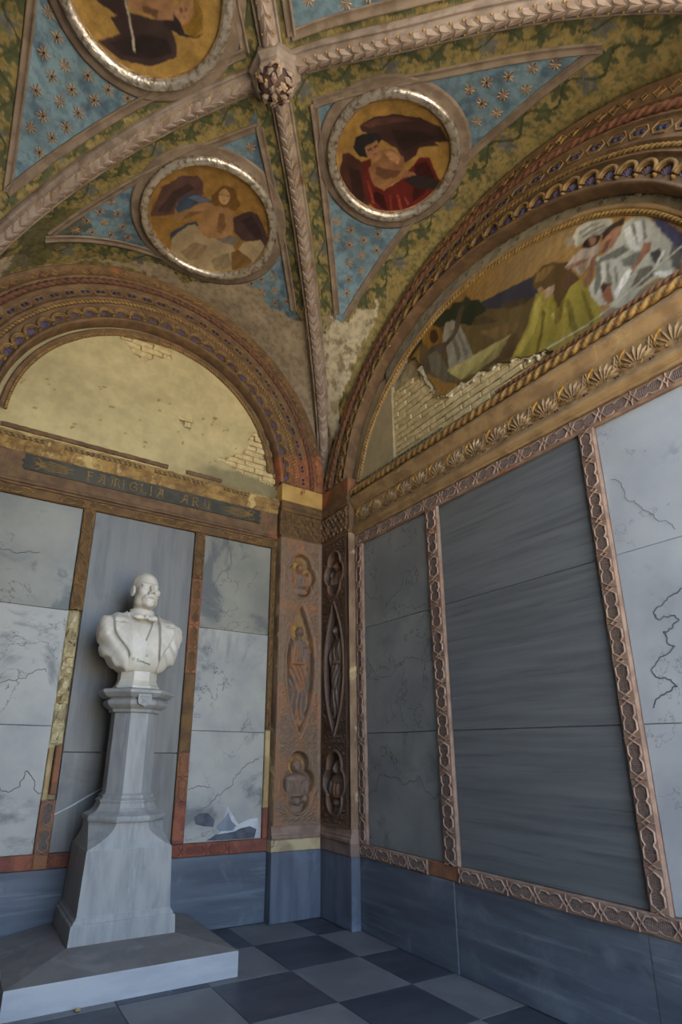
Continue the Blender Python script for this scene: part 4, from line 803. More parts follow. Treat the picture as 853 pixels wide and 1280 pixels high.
lun_l['label'] = 'bare ochre plaster of the empty lunette'
def bricks(P, wall, poly, d, L, H, gap, mats_, seed=0, extra=None, jitter=.004):
    rg = random.Random(seed); xs = [p[0] for p in poly]; zs = [p[1] for p in poly]; z = min(zs); row = 0
    shapes = []
    for m_ in mats_:
        for v in range(3):
            r2 = random.Random(v); x0, x1, h = -L/2+gap/2, L/2-gap/2, H/2-gap/2
            mb = MB().bev(x0, x1, -h, h, -.04, 0, .004+.003*v, 'z+'); mb.V = [(x+r2.uniform(-.004, .004), y+r2.uniform(-.003, .003), zz) for x, y, zz in mb.V]
            shapes.append(mb.mesh('brick', m_))
    while z < max(zs):
        off = (row % 2)*L/2+rg.uniform(-.02, .02); x = min(xs)-L+off
        while x < max(xs)+L:
            q = np.array([x+L*.5]); r = np.array([z+H/2])
            pin = [inpoly(np.array([x+L*f]), r, poly)[0] for f in (.3, .5, .7)]
            if sum(pin) >= 2 and (extra is None or extra(x+L/2, z+H/2)):
                M = frame_matrix(P, x+L/2, z+H/2, d+rg.uniform(-.006, .006), 1 if P is PB else -1, 0) @ Matrix.Rotation(rg.uniform(-.012, .012), 4, 'Z')
                place('brick', rg.choice(shapes), M, wall)
            x += L
        z += H; row += 1
big = lambda poly, e: [(a+(e if a > np.mean([p[0] for p in poly]) else -e), z+(e if z > np.mean([p[1] for p in poly]) else -e)) for a, z in poly]
inlun = lambda a, z: math.hypot(a+2.14, (z-4.43)/.975) < 1.42
bricks(PB, wall_back, big(BP1, .10), -.020, .235, .068, .008, (brick_m, brick_m2), 3, inlun)
bricks(PB, wall_back, big(BP2, .08), -.020, .235, .068, .008, (brick_m,), 4, inlun)
bricks(PB, wall_back, big(BP3, .04), -.020, .235, .068, .008, (brick_m,), 5)
# frame moulding of the lunette
LF = circ(-2.13, 4.43, 1.345, .10, PI-.02); LF[:, 1] = 4.43+(LF[:, 1]-4.43)*.985
LFo = circ(-2.13, 4.43, 1.42, .10, PI-.02); LFo[:, 1] = 4.43+(LFo[:, 1]-4.43)*.985
fr = empty('lunette_frame', (-2.13, 0, 4.30), parent=wall_back)
V, F = ring_sweep(PB, LFo, LF, [(0, -.03), (0, .012), (.2, .022), (.5, .016), (.55, .004), (1, .004), (1, -.03)]); obj('moulding', V, F, arch_brown, fr)
rope(band(LFo, LF, .78), PB, .006, .012, .030, (168, 132, 66), (96, 76, 50), 'beading', fr, 6, 5)
V, F = sweep(PB, [(-.03, 4.285), (.012, 4.285), (.022, 4.30), (.016, 4.322), (.004, 4.33), (-.03, 4.335)], -3.50, -1.95, 60, .003); obj('bottom_rail', V, F, arch_brown, fr)
V, F = sweep(PB, [(-.03, 4.285), (.010, 4.285), (.014, 4.30), (.008, 4.322), (.0, 4.33), (-.03, 4.335)], -1.75, -1.35, 20, .004); obj('bottom_rail', V, F, arch_brown, fr)

# ---- right lunette: mosaic, broken edge, bricks, plaster strip, frame
RF = catmull([(-.72, 4.36), (-.78, 4.52), (-.91, 4.84), (-1.10, 5.07), (-1.31, 5.26), (-1.64, 5.45), (-2.17, 5.60), (-2.58, 5.60), (-3.08, 5.49), (-3.56, 5.28), (-3.92, 4.98), (-4.14, 4.66), (-4.27, 4.36)], NT)
RFo = catmull([(-.66, 4.36), (-.72, 4.54), (-.86, 4.87), (-1.05, 5.12), (-1.27, 5.32), (-1.61, 5.52), (-2.16, 5.67), (-2.60, 5.67), (-3.11, 5.56), (-3.61, 5.34), (-3.98, 5.02), (-4.20, 4.69), (-4.34, 4.36)], NT)
RPOLY = [tuple(p) for p in RF]+[(-4.27, 4.27), (-.72, 4.27)]
R_IN_POLY = [tuple(p) for p in R_IN]+[(-4.42, 4.27), (-.57, 4.27)]
def mos_in(a, z):
    w1 = (fbm(a*16, z*16, 13)-.5)*.07; w2 = (fbm(a*16+7, z*16, 16)-.5)*.07
    return inpoly(a+w1, z+w2, MOS_REGION)
def mos_fn(a, z): return inpoly(a, z, RPOLY) & mos_in(a, z)
def mos_col(a, z):
    n = fbm(a*5, z*7, 3); base = np.array(lin((158, 120, 62)))[None]*(.72+.5*n[:, None])
    # courses of tesserae swirl across the gold
    sw = np.sin((z*60+12*fbm(a*3, z*3, 5)+a*20)*1.6); base = base*(1+.10*sw[:, None])
    haze = smooth(-2.3, -3.1, a)*smooth(4.9, 5.4, z); base = base*(1-haze[:, None]*.35)+np.array(lin((168, 146, 112)))*haze[:, None]*.35
    c = paint(a, z, base.copy(), MOSAIC, .010, 22)
    sh = fbm(a*22+z*6, z*7, 21, 3); s2 = fbm(a*50, z*50, 25, 2); c = c*(.70+.42*sh[:, None]+.16*s2[:, None])*.92; return c
mo = mask_sheet(PR, -.68, -4.34, 4.27, 5.70, .0072, mos_fn, .0, .025, 'lunette_mosaic', mosaic_m, None, mos_col, blur=1, label='gold ground mosaic of an angel and robed women with its lower edge broken away', cat='mosaic')
def edge_fn(a, z):
    m = inpoly(a, z, RPOLY); w1 = (fbm(a*20, z*20, 43)-.5)*.10; w2 = (fbm(a*20+7, z*20, 46)-.5)*.10
    return m & inpoly(a+w1, z+w2, WHITE_EDGE) & ~mos_in(a, z)
mask_sheet(PR, -.68, -4.3, 4.27, 5.2, .012, edge_fn, -.006, .03, 'broken_plaster_edge', mat('white_mortar', (216, 206, 178), (190, 178, 146), 16, rough=.95, bump=.6, bscale=40), wall_right, relief=.03, seed=7)
PLX = -1.30
def plr_fn(a, z):
    lim = PLX+(fbm(a*3, z*14, 50)-.5)*.03
    return inpoly(a, z, R_IN_POLY) & (a > lim) & ~mos_in(a, z) & ~edge_fn(a, z)
mask_sheet(PR, -.58, -1.5, 4.27, 5.4, .018, plr_fn, -.004, .04, 'lunette_plaster', lunette_m, wall_right, lambda a, z: np.tile(np.array(lin((172, 156, 120))), (len(a), 1))*(.85+.3*fbm(a*4, z*6, 3)[:, None]))
bricks(PR, wall_right, [(-1.26, 4.29), (-1.24, 5.25), (-1.9, 5.05), (-3.1, 4.85), (-3.05, 4.29)], -.018, .215, .068, .009, (brick_m2, brick_m), 8, lambda a, z: inpoly(np.array([a]), np.array([z]), RPOLY)[0])
# wall surface between frame and arch
def gapw_fn(a, z): return inpoly(a, z, R_IN_POLY) & ~inpoly(a, z, RPOLY) & (a < -1.2)
mask_sheet(PR, -.58, -4.42, 4.27, 5.90, .02, gapw_fn, -.004, .03, 'soffit_plaster', plaster_grey, wall_right)
fr2 = empty('lunette_frame', (0, -2.5, 4.27), parent=wall_right)
V, F = ring_sweep(PR, RFo, RF, [(0, -.03), (0, .018), (.2, .032), (.5, .024), (.55, .008), (1, .008), (1, -.03)]); obj('moulding', V, F, gilt_frieze, fr2)
rope(band(RFo, RF, .76), PR, .012, .016, .036, (196, 156, 84), (112, 84, 52), 'beading', fr2, 6, 5)
V, F = sweep(PR, [(-.04, 4.27), (.03, 4.27), (.035, 4.30), (.018, 4.33), (-.04, 4.34)], -2.62, -4.40); obj('bottom_rail', V, F, mat('moulding_brown', (124, 92, 60), (98, 72, 50), 8, rough=.7, bump=.2), fr2)  # bottom rail in a darker brown than the frame
V, F = sweep(PR, [(-.04, 4.27), (.03, 4.27), (.035, 4.30), (.018, 4.33), (-.04, 4.34)], -.70, -2.02, 40, .003); obj('bottom_rail', V, F, plaster_grey, fr2)
rope([(-2.64, 4.345), (-4.30, 4.345)], PR, .016, .020, .048, (168, 120, 82), (96, 66, 52), 'beading', fr2, 6, 6)
rope([(-.74, 4.345), (-2.0, 4.345)], PR, .010, .018, .048, (176, 160, 126), (118, 104, 80), 'beading', fr2, 6, 6)
# crosses painted on the soffit between frame and arch
for q, t in along(band(R_IN, RFo, .45)[34:100], 14): place('painted_cross', cross_me, frame_matrix(PR, q[0], q[1], -.003, t[0], t[1]), arch_r)
# ================================================================ groin vault
AMP = {'near': 2.04, 'left': 2.0, 'right': 1.84, 'up': 2.05}
def ribz(which, s):
    s = np.clip(s, 0, 1); A = 1.97+(AMP[which]-1.97)*smooth(0, .35, s)
    return 4.42+A*np.sqrt(np.maximum(1-s*s, 0))
def vz(x, y):
    x = np.asarray(x, float); y = np.asarray(y, float)
    u = (x-XC)/-XC; v = (y-YC)/-YC; au, av = abs(u), abs(v); s = np.minimum(au, av)
    G = np.where(u > 0, np.where(v > 0, ribz('near', s), ribz('right', s)), np.where(v > 0, ribz('left', s), ribz('up', s)))+.1
    m = np.maximum(au, av)
    A1 = 4.43+np.sqrt(np.maximum(2.06**2-(x+2.15)**2, 0)); A2 = 3.64+np.sqrt(np.maximum(2.65**2-(y+2.65)**2, 0))
    w_ = np.clip((m-s)/np.maximum(1-s, 1e-3), 0, 1)
    G = G+np.where((av >= au) & (v > 0), (A1-G)*w_**2, 0)+np.where((au > av) & (u > 0), (A2-G)*w_**1.5, 0)
    return np.maximum(G, 4.42)
DL = math.hypot(2.12, 2.58)
def ddiag(x, y):
    dx, dy = x-XC, y-YC
    return np.minimum(abs(dx*2.58-dy*2.12), abs(dx*2.58+dy*2.12))/DL
DMC = {'L': (.22, .33), 'R': (.26, .31), 'T': (.20, .18), 'U': (.16, .16)}   # distance of the mouldings from the two groins, cell by cell
def dmoff(x, y):
    dx, dy = x-XC, y-YC; u = dx/2.12; v = dy/2.58
    first = abs(dx*2.58-dy*2.12) < abs(dx*2.58+dy*2.12)
    pick = lambda k: np.where(first, DMC[k][0], DMC[k][1])
    return np.where(abs(v) > abs(u), np.where(v > 0, pick('L'), pick('U')), np.where(u > 0, pick('R'), pick('T')))
DM, BL, BR_ = .27, -.45, .78      # moulding distance from the groins; start of the bands along the walls
MEDS = {'L': (-2.07, -1.10, .665), 'R': (-.975, -2.58, .565), 'T': (-3.12, -2.55, .61)}

def vault_cols(x, y):
    u = (x-XC)/-XC; v = (y-YC)/-YC; dx, dy = x-XC, y-YC
    d1 = dx*2.58-dy*2.12; d2 = dx*2.58+dy*2.12
    d = np.minimum(abs(d1), abs(d2))/DL
    t = np.where(abs(d1) < abs(d2), dx*2.12+dy*2.58, dx*2.12-dy*2.58)/DL
    n1 = fbm(x*3, y*3, 1); n2 = fbm(x*9, y*9, 2); n3 = fbm(x*24, y*24, 3)
    blue = np.array(lin((116, 142, 158)))[None]*(.66+.7*n1[:, None])
    blue = blue*(1-.55*smooth(.50, .68, n2)[:, None])+np.array(lin((58, 78, 104)))*.55*smooth(.50, .68, n2)[:, None]
    # vine border
    lv = abs(v) > abs(u); wallb = np.where(v > 0, (y > BL), v < -.80) & lv | (~lv & (abs(u) > BR_))
    across = np.where(wallb & (d > DM*.9), np.where(lv, np.where(v > 0, (y-BL)*.8, (-.80-v)*2.0), (abs(u)-BR_)*1.6), d-.075)
    tt = np.where(wallb & (d > DM*.9), np.where(lv, x, y), t)
    vine = np.array(lin((148, 130, 82)))[None]*(.74+.45*n2[:, None])
    ph = tt/.34; mid = .085+.045*np.sin(2*PI*ph)
    k = np.round(ph*2)/2; lc = np.where((np.round(ph*2) % 2) == 0, .085+.03, .085-.03)*1.0
    lx = (ph-k)*.34; ly = across-np.where(np.round(ph*2) % 2 == 0, .055, .115); ra = np.hypot(lx, ly); an = np.arctan2(ly, lx)
    leaf = ra < (.058+.020*np.cos(5*an+k*3))*(1+.5*(n3-.5))
    odd = (np.round(ph*2).astype(int) % 4 == 1)
    lcol = np.where(odd[:, None], np.array(lin((106, 106, 100)))[None], np.array(lin((84, 88, 62)))[None])*(.75+.5*n3[:, None])
    vine = np.where(leaf[:, None], lcol, vine)
    n4 = fbm(x*46, y*46, 6, 2); small = (n4 > .60)[:, None]; vine = np.where(small & ~leaf[:, None], np.array(lin((112, 108, 72)))[None]*(.8+.4*n2[:, None]), vine)
    line = (abs(across-mid) < .008)[:, None]; vine = np.where(line, np.array(lin((68, 74, 48)))[None], vine)
    edge = (d < .095)[:, None]; vine = np.where(edge & ~wallb[:, None], np.array(lin((118, 104, 70)))[None]*(.8+.4*n2[:, None]), vine)
    # scrolled corners where the borders meet
    corner = smooth(.72, .80, np.minimum(abs(u), abs(v)))
    sc = np.sin(fbm(x*7, y*7, 12)*26); ccol = np.where((sc > .55)[:, None], np.array(lin((150, 122, 56)))[None], np.array(lin((70, 66, 38)))[None])
    ccol = np.where((fbm(x*6, y*6, 22) > .62)[:, None], np.array(lin((86, 52, 40)))[None], ccol)
    vine = vine*(1-corner[:, None])+ccol*corner[:, None]
    isv = (d < dmoff(x, y)) | wallb
    c = np.where(isv[:, None], vine, blue)
    c = c*(1-.0*n1[:, None])
    # bare and stained plaster where the paint is lost
    wx = (fbm(x*8, y*8, 33)-.5)*.22; wy = (fbm(x*8+5, y*8, 35)-.5)*.22
    def bare(poly, col, amt=1.0):
        m = inpoly(x+wx, y+wy, poly); cc = np.array(lin(col))[None]*(.72+.6*fbm(x*5, y*5, 41)[:, None]); c[m] = c[m]*(1-amt)+cc[m]*amt
    bare(BARE_L, (166, 150, 128)); bare(BARE_R, (184, 172, 146)); bare(GREENED_L, (86, 84, 56), .75)
    stain = inpoly(x+wx, y+wy, BARE_R) & (fbm(x*12, y*12, 52) > .60); c[stain] = np.array(lin((146, 132, 108)))
    return c
nx, ny = 330, 402
X, Y = np.meshgrid(np.linspace(-4.24, .05, nx), np.linspace(-5.16, .05, ny), indexing='ij')
Z = vz(np.minimum(X, 0), np.minimum(Y, 0)); x_, y_ = X.ravel(), Y.ravel()
ceil = obj('ceiling', np.stack([x_, y_, Z.ravel()], 1), gridfaces(nx, ny), painted, cols=vault_cols(x_, y_), smooth_=True, kind='structure')
ceil['label'] = 'blue painted groin vault with vine borders'

def vnorm(x, y, e=.01):
    zx = (vz(x+e, y)-vz(x-e, y))/(2*e); zy = (vz(x, y+e)-vz(x, y-e))/(2*e); n = Vector((float(zx), float(zy), -1)).normalized(); return n
def vmat(x, y, drop=.0, ang=0.0):
    n = vnorm(x, y); t = Vector((math.cos(ang), math.sin(ang), 0)); t = (t-n*t.dot(n)).normalized(); b = n.cross(t)
    o = Vector((x, y, float(vz(x, y))))+n*drop
    return Matrix(((t.x, b.x, n.x, o.x), (t.y, b.y, n.y, o.y), (t.z, b.z, n.z, o.z), (0, 0, 0, 1)))
def vault_sweep(path, prof, name, m, parent, closed=False, smooth_=True):
    """profile (lateral, drop) carried along a plan path just under the vault"""
    P = np.asarray(path, float); n = len(P); V = []
    for i in range(n):
        a = P[(i-1) % n] if closed else P[max(i-1, 0)]; b = P[(i+1) % n] if closed else P[min(i+1, n-1)]
        t = b-a; t = t/(np.hypot(*t)+1e-9); l = np.array([-t[1], t[0]]); nn = vnorm(P[i][0], P[i][1])
        for q, h in prof:
            x, y = P[i]+l*q; V.append((x+nn.x*h, y+nn.y*h, float(vz(x, y))+nn.z*h))
    k = len(prof); F = [(i*k+j, i*k+j+1, ((i+1) % n)*k+j+1, ((i+1) % n)*k+j) for i in range(n if closed else n-1) for j in range(k-1)]
    return obj(name, V, np.array(F), m, parent, smooth_=False)
MP = [(-.034, -.01), (-.034, .010), (-.026, .016), (-.018, .010), (.012, .010), (.02, .022), (.030, .020), (.034, .008), (.034, -.01)]
def seg(p, q, n=40): return [(p[0]+(q[0]-p[0])*t, p[1]+(q[1]-p[1])*t) for t in np.linspace(0, 1, n)]
yl = BL-YC; xr = BR_*2.12; mu = 2.12
o1, o2 = DMC['L']; aL = (XC+(o2-o1)*DL/5.16, YC+(o1+o2)*DL/4.24); cLl = (XC+(o2*DL-yl*2.12)/2.58, BL); cLr = (XC+(yl*2.12-o1*DL)/2.58, BL)
o1, o2 = DMC['R']; aR = (XC+(o1+o2)*DL/5.16, YC+(o2-o1)*DL/4.24); cRn = (XC+xr, YC+(xr*2.58-o1*DL)/2.12); cRf = (XC+xr, YC+(o2*DL-xr*2.58)/2.12)
o1, o2 = DMC['T']; aT = (XC-(o1+o2)*DL/5.16, YC+(o1-o2)*DL/4.24); cTn = (XC-xr, YC+(xr*2.58-o2*DL)/2.12); cTf = (XC-xr, YC+(o1*DL-xr*2.58)/2.12)
o1, o2 = DMC['U']; aU = (XC+(o1-o2)*DL/5.16, YC-(o1+o2)*DL/4.24); cUl = (XC+(o1*DL-mu*2.12)/2.58, YC-mu); cUr = (XC+(mu*2.12-o2*DL)/2.58, YC-mu)
cut = lambda p, q, f: (p[0]+(q[0]-p[0])*f, p[1]+(q[1]-p[1])*f)
for a, b in ((aL, cut(aL, cLl, .97)), (aL, cut(aL, cLr, .80)), (cLl, cut(cLl, cLr, .42)), (aR, cut(aR, cRn, .93)), (aR, cRf), (cut(cRn, cRf, .05), cRf), (aT, cTn), (aT, cTf), (cTn, cTf), (aU, cUl), (aU, cUr)):
    vault_sweep(seg(a, b, 44), MP, 'moulding', tan_mould, ceil)

# ---- medallions
def medallion(key, polys, bgc, label, seed):
    cx, cy, r = MEDS[key]; zc = float(vz(cx, cy))
    E = empty('medallion', (cx, cy, zc-.10), label, 'medallion', 'angel medallions on the vault')
    th = np.linspace(0, 2*PI, 96, endpoint=False)
    ring = [(cx+(r-.055)*math.cos(t), cy+(r-.055)*math.sin(t)) for t in th]
    vault_sweep([(cx+(r+.035)*math.cos(t), cy+(r+.035)*math.sin(t)) for t in th], [(-.05, -.01), (-.05, .010), (-.03, .014), (.03, .012), (.045, .02), (.055, .0), (.055, -.01)], 'border', tan_mould, E, True)
    V = []; k = 12
    for t in th:
        for j in range(k):
            a = PI*2*j/k; q = (r-.042)+.042*math.cos(a); h = .026+.040*math.sin(a)*(1+.12*math.sin(a*3))
            x, y = cx+q*math.cos(t), cy+q*math.sin(t); V.append((x, y, float(vz(x, y))-h))
    n = len(th); F = [(i*k+j, i*k+(j+1) % k, ((i+1) % n)*k+(j+1) % k, ((i+1) % n)*k+j) for i in range(n) for j in range(k)]
    obj('frame', V, np.array(F), silver, E, smooth_=True, label='flaking silver frame')
    R0 = r-.088; m = 56; V = []; kk = 40
    for t in th:
        for j in range(4):
            q = R0+.012*j; V.append((cx+q*math.cos(t), cy+q*math.sin(t), float(vz(cx+q*math.cos(t), cy+q*math.sin(t)))-(.012, .030, .030, .012)[j]))
    F = [(i*4+j, i*4+j+1, ((i+1) % n)*4+j+1, ((i+1) % n)*4+j) for i in range(n) for j in range(3)]; obj('inner_bead', V, np.array(F), gilt_worn, E, smooth_=True)
    res = 180; g_ = np.linspace(-1, 1, res); U_, W_ = np.meshgrid(g_, g_, indexing='ij')
    # square-to-disc map keeps the edge round
    du = U_*np.sqrt(1-W_**2/2)*(R0+.01); dw = W_*np.sqrt(1-U_**2/2)*(R0+.01); px, py = (cx+du).ravel(), (cy+dw).ravel()
    pz = vz(px, py)-.014
    nn = fbm(px*18, py*18, seed); base = np.array(lin(bgc))[None]*(.62+.75*nn[:, None])
    c = paint(px, py, base.copy(), polys, .008, 26, seed); c = blurc(c, (res, res), 1); c = c*(.74+.40*fbm(px*16, py*16, seed+3, 3)[:, None]+.16*fbm(px*50, py*50, seed+5, 2)[:, None])
    obj('mosaic_picture', np.stack([px, py, pz], 1), gridfaces(res, res), medal_m, E, cols=c, smooth_=True)
    return E
medallion('L', MED_L, (146, 110, 58), 'round medallion of a winged angel among clouds in a flaking silver frame', 61)
medallion('R', MED_R, (148, 114, 60), 'round medallion of a dark winged angel in red drapery beside the mosaic arch', 71)
medallion('T', MED_T, (156, 124, 68), 'round medallion of a dark winged angel with a sword cut off by the top edge', 81)

# ---- stars
def star_mesh():
    mb = MB(); n = 8
    for k in range(n): mb.petal(0, 0, 2*PI*k/n, .055 if k % 2 == 0 else .046, .011, .006, r0=.0)
    return mb.mesh('star', star_m)
st_me = star_mesh(); pin = MB().dome(0, 0, .010, .010, .010, 7).mesh('pin', star_dk)
rg = random.Random(9); sp = .155
cand = []
for i in range(-20, 20):
    for j in range(-24, 24):
        x = XC+(i+(j % 2)*.5)*sp; y = YC+j*sp*.82; x += rg.uniform(-.012, .012); y += rg.uniform(-.012, .012)
        if not (-4.2 < x < -.05 and -4.7 < y < -.1): continue
        u, v = (x-XC)/2.12, (y-YC)/2.58
        if float(ddiag(np.array(x), np.array(y))) < float(dmoff(np.array(x), np.array(y)))+.055: continue
        if abs(v) > abs(u):
            if v > 0 and y > BL-.06 or v < -.75: continue
        elif abs(u) > BR_-.045: continue
        if any(math.hypot(x-a, y-b) < r+.105 for a, b, r in MEDS.values()): continue
        if inpoly(np.array([x]), np.array([y]), BARE_L)[0] or inpoly(np.array([x]), np.array([y]), BARE_R)[0]: continue
        cand.append((x, y))
for x, y in cand:
    s_ = place('star', st_me, vmat(x, y, .003, rg.uniform(0, .6)), ceil)
    if rg.random() < .5: child_same('pin', pin, s_)

# ---- ribs with leaf garlands
RP = [(-.084, -.03), (-.084, .030), (-.074, .038), (-.066, .030), (-.058, .034), (-.054, .055), (-.034, .070), (0, .078), (.034, .070), (.054, .055), (.058, .034), (.066, .030), (.074, .038), (.084, .030), (.084, -.03)]
lf = MB()
for sy in (-1, 1):
    V = [(-.042, 0, .002), (0, sy*.008, .006), (.044, sy*.046, -.008), (.066, sy*.043, -.014), (.04, sy*.022, .006), (-.005, sy*.038, -.010), (.027, 0, .004)]
    lf.add(V, [(0, 1, 5), (1, 4, 5), (5, 4, 2), (2, 4, 3), (0, 6, 1), (1, 6, 4), (6, 3, 4)])
leaf_me = lf.mesh('leaf_pair', rib_leaf); bead_me = MB().dome(0, 0, .0095, .0095, .012, 6).mesh('gilt_bead', gold_dot)
def vault_rib(corner, which, label):
    cx, cy = corner; d = np.array([cx-XC, cy-YC]); L = np.hypot(*d); d = d/L; lat = np.array([-d[1], d[0]])
    ss_ = np.linspace(.035, .997, 70); pos = [np.array([XC+d[0]*L*s, YC+d[1]*L*s, float(ribz(which, s))+.1]) for s in ss_]
    E = empty('vault_rib', tuple(pos[-1]), label, 'rib', 'diagonal ribs of the vault')
    V = []; fr_ = []
    for i, p in enumerate(pos):
        t = pos[min(i+1, 69)]-pos[max(i-1, 0)]; t /= np.linalg.norm(t); l = np.array([lat[0], lat[1], 0]); n = np.cross(t, l)
        if n[2] > 0 or (abs(n[2]) < .2 and n@np.array([-d[0], -d[1], 0]) < 0): n = -n
        fr_.append((t, l, n))
        for q, h in RP: V.append(p+l*q+n*h)
    k = len(RP); F = [(i*k+j, i*k+j+1, (i+1)*k+j+1, (i+1)*k+j) for i in range(69) for j in range(k-1)]
    obj('rib_moulding', V, np.array(F), rib_m, E)
    arc = np.r_[0, np.cumsum([np.linalg.norm(pos[i+1]-pos[i]) for i in range(69)])]
    m = int((arc[-1]-.2)/.09)
    for j in range(m):
        a = .12+j*.09; i = min(int(np.searchsorted(arc, a)), 69); t, l, n = fr_[i]; p = pos[i-1]+(pos[i]-pos[i-1])*((a-arc[i-1])/(arc[i]-arc[i-1])) if i > 0 else pos[0]
        o = p+n*.076; x = -t; y = np.cross(n, x)
        M = Matrix(((x[0], y[0], n[0], o[0]), (x[1], y[1], n[1], o[1]), (x[2], y[2], n[2], o[2]), (0, 0, 0, 1)))
        q = place('leaf_pair', leaf_me, M, E); [setattr(child_same('gilt_bead', bead_me, q), 'location', (.063, sy*.043, -.014)) for sy in (-1, 1)]
vault_rib((0, 0), 'near', 'leaf carved vault rib descending to the corner between the two arches')
vault_rib((-4.24, 0), 'left', 'leaf carved vault rib running down to the left edge above the bare lunette')
vault_rib((0, -5.16), 'right', 'leaf carved vault rib running to the right edge above the mosaic arch')
vault_rib((-4.24, -5.16), 'up', 'leaf carved vault rib running up out of the picture above the boss')

# ---- boss
bz = 6.385
boss = empty('ceiling_boss', (XC, YC, bz-.16), 'carved foliate boss with gilt buds where the vault ribs meet', 'boss')
def octo(r, z, rot=PI/8, n=8): return [(XC+r*math.cos(2*PI*k/n+rot), YC+r*math.sin(2*PI*k/n+rot), z) for k in range(n)]
V, F = loft([octo(.20, bz+.09), octo(.20, bz+.03), octo(.18, bz+.01), octo(.165, bz-.01), octo(.165, bz-.045), octo(.145, bz-.06), octo(.13, bz-.05)]); obj('octagonal_collar', V, F, rib_m, boss)
V, F = loft([[(XC+.13*math.cos(a)*math.cos(2*PI*k/16), YC+.13*math.cos(a)*math.sin(2*PI*k/16), bz-.04-.10*math.sin(a)) for k in range(16)] for a in np.linspace(0, 1.5, 7)]); obj('knob', V, F, mat('boss_core', (96, 72, 60), (70, 52, 46), 14, rough=.8, bump=.4), boss, smooth_=True)
bl = MB()
bl.add([(-.028, 0, 0), (0, -.024, .012), (.034, -.012, .022), (.044, 0, .012), (.034, .012, .022), (0, .024, .012), (.006, 0, .026)], [(0, 1, 6), (1, 2, 6), (2, 3, 6), (3, 4, 6), (4, 5, 6), (5, 0, 6)])
bl_me = bl.mesh('boss_leaf', rib_leaf); bb_me = MB().dome(0, 0, .011, .011, .013, 7).mesh('gilt_bud', gold_dot)
for ringi, (a, n) in enumerate(((.2, 11), (.6, 9), (1.0, 6), (1.4, 3))):
    for k in range(n):
        t = 2*PI*(k+.5*(ringi % 2))/n; nrm = Vector((math.cos(a)*math.cos(t), math.cos(a)*math.sin(t), -math.sin(a))); o = Vector((XC, YC, bz-.04))+Vector((nrm.x*.13, nrm.y*.13, nrm.z*.10))
        x = Vector((-math.sin(t), math.cos(t), 0)) if k % 2 else Vector((math.sin(a)*math.cos(t), math.sin(a)*math.sin(t), math.cos(a))); x = (x-nrm*x.dot(nrm)).normalized(); y = nrm.cross(x)
        M = Matrix(((x.x, y.x, nrm.x, o.x), (x.y, y.y, nrm.y, o.y), (x.z, y.z, nrm.z, o.z), (0, 0, 0, 1))); place('boss_leaf', bl_me, M, boss)
        if (k+ringi) % 2: place('gilt_bud', bb_me, M @ Matrix.Translation((.03, .012, .016)), boss)
# ================================================================ corner pilasters with saints in relief
FIGS = {
 'half_top': (3.445, [(0, 3.445, .043, .056, .050, .0), (0, 3.335, .105, .062, .034, .0), (0, 3.27, .085, .095, .038, .006), (-.07, 3.28, .030, .085, .046, .0), (.07, 3.27, .030, .08, .046, .0), (.02, 3.235, .075, .022, .056, .0), (-.115, 3.33, .032, .115, .020, 0), (.115, 3.33, .032, .115, .020, 0), (0, 3.18, .095, .045, .028, 0), (.085, 3.36, .012, .05, .04, 0)]),
 'standing': (2.725, [(.008, 2.725, .044, .060, .056, 0), (0, 2.65, .03, .04, .035, 0), (0, 2.585, .110, .060, .040, 0), (0, 2.47, .095, .15, .046, .008), (0, 2.25, .105, .22, .048, .012), (0, 2.02, .108, .24, .044, .014), (-.085, 2.46, .030, .14, .052, 0), (.082, 2.44, .028, .13, .052, 0), (-.02, 2.385, .085, .026, .066, 0), (-.075, 2.52, .016, .14, .06, 0), (-.05, 1.835, .045, .035, .04, 0), (.045, 1.835, .04, .035, .04, 0), (0, 1.775, .085, .035, .026, 0), (.06, 1.80, .03, .03, .03, 0)]),
 'half_low': (1.36, [(0, 1.36, .058, .070, .050, .004), (0, 1.33, .03, .04, .060, 0), (0, 1.235, .118, .060, .040, 0), (0, 1.14, .10, .11, .044, .010), (-.095, 1.16, .032, .09, .046, 0), (.095, 1.16, .032, .09, .046, 0), (0, 1.09, .085, .030, .058, 0), (0, 1.03, .055, .05, .05, 0), (0, .955, .072, .066, .036, 0), (-.1, 1.06, .05, .05, .03, 0), (.1, 1.06, .05, .05, .03, 0)])}
def niche_sdf(a, z):
    d = []
    for zc in (3.355, 1.215):
        k = 1.0 if zc > 3 else 1.22
        c = np.minimum.reduce([np.hypot(a, z-(zc+.135*k))-.118*min(k, 1.1), np.hypot(a, z-(zc-.135*k))-.118*min(k, 1.1), np.hypot(a-.060, z-zc)-.125*min(k, 1.05), np.hypot(a+.060, z-zc)-.125*min(k, 1.05)])
        d.append(c)
    hw, hh, zc = .178, .685, 2.345; R = (hw*hw+hh*hh)/(2*hw); o = R-hw
    d.append(np.maximum(np.hypot(a-o, z-zc), np.hypot(a+o, z-zc))-R)
    return np.minimum.reduce(d)
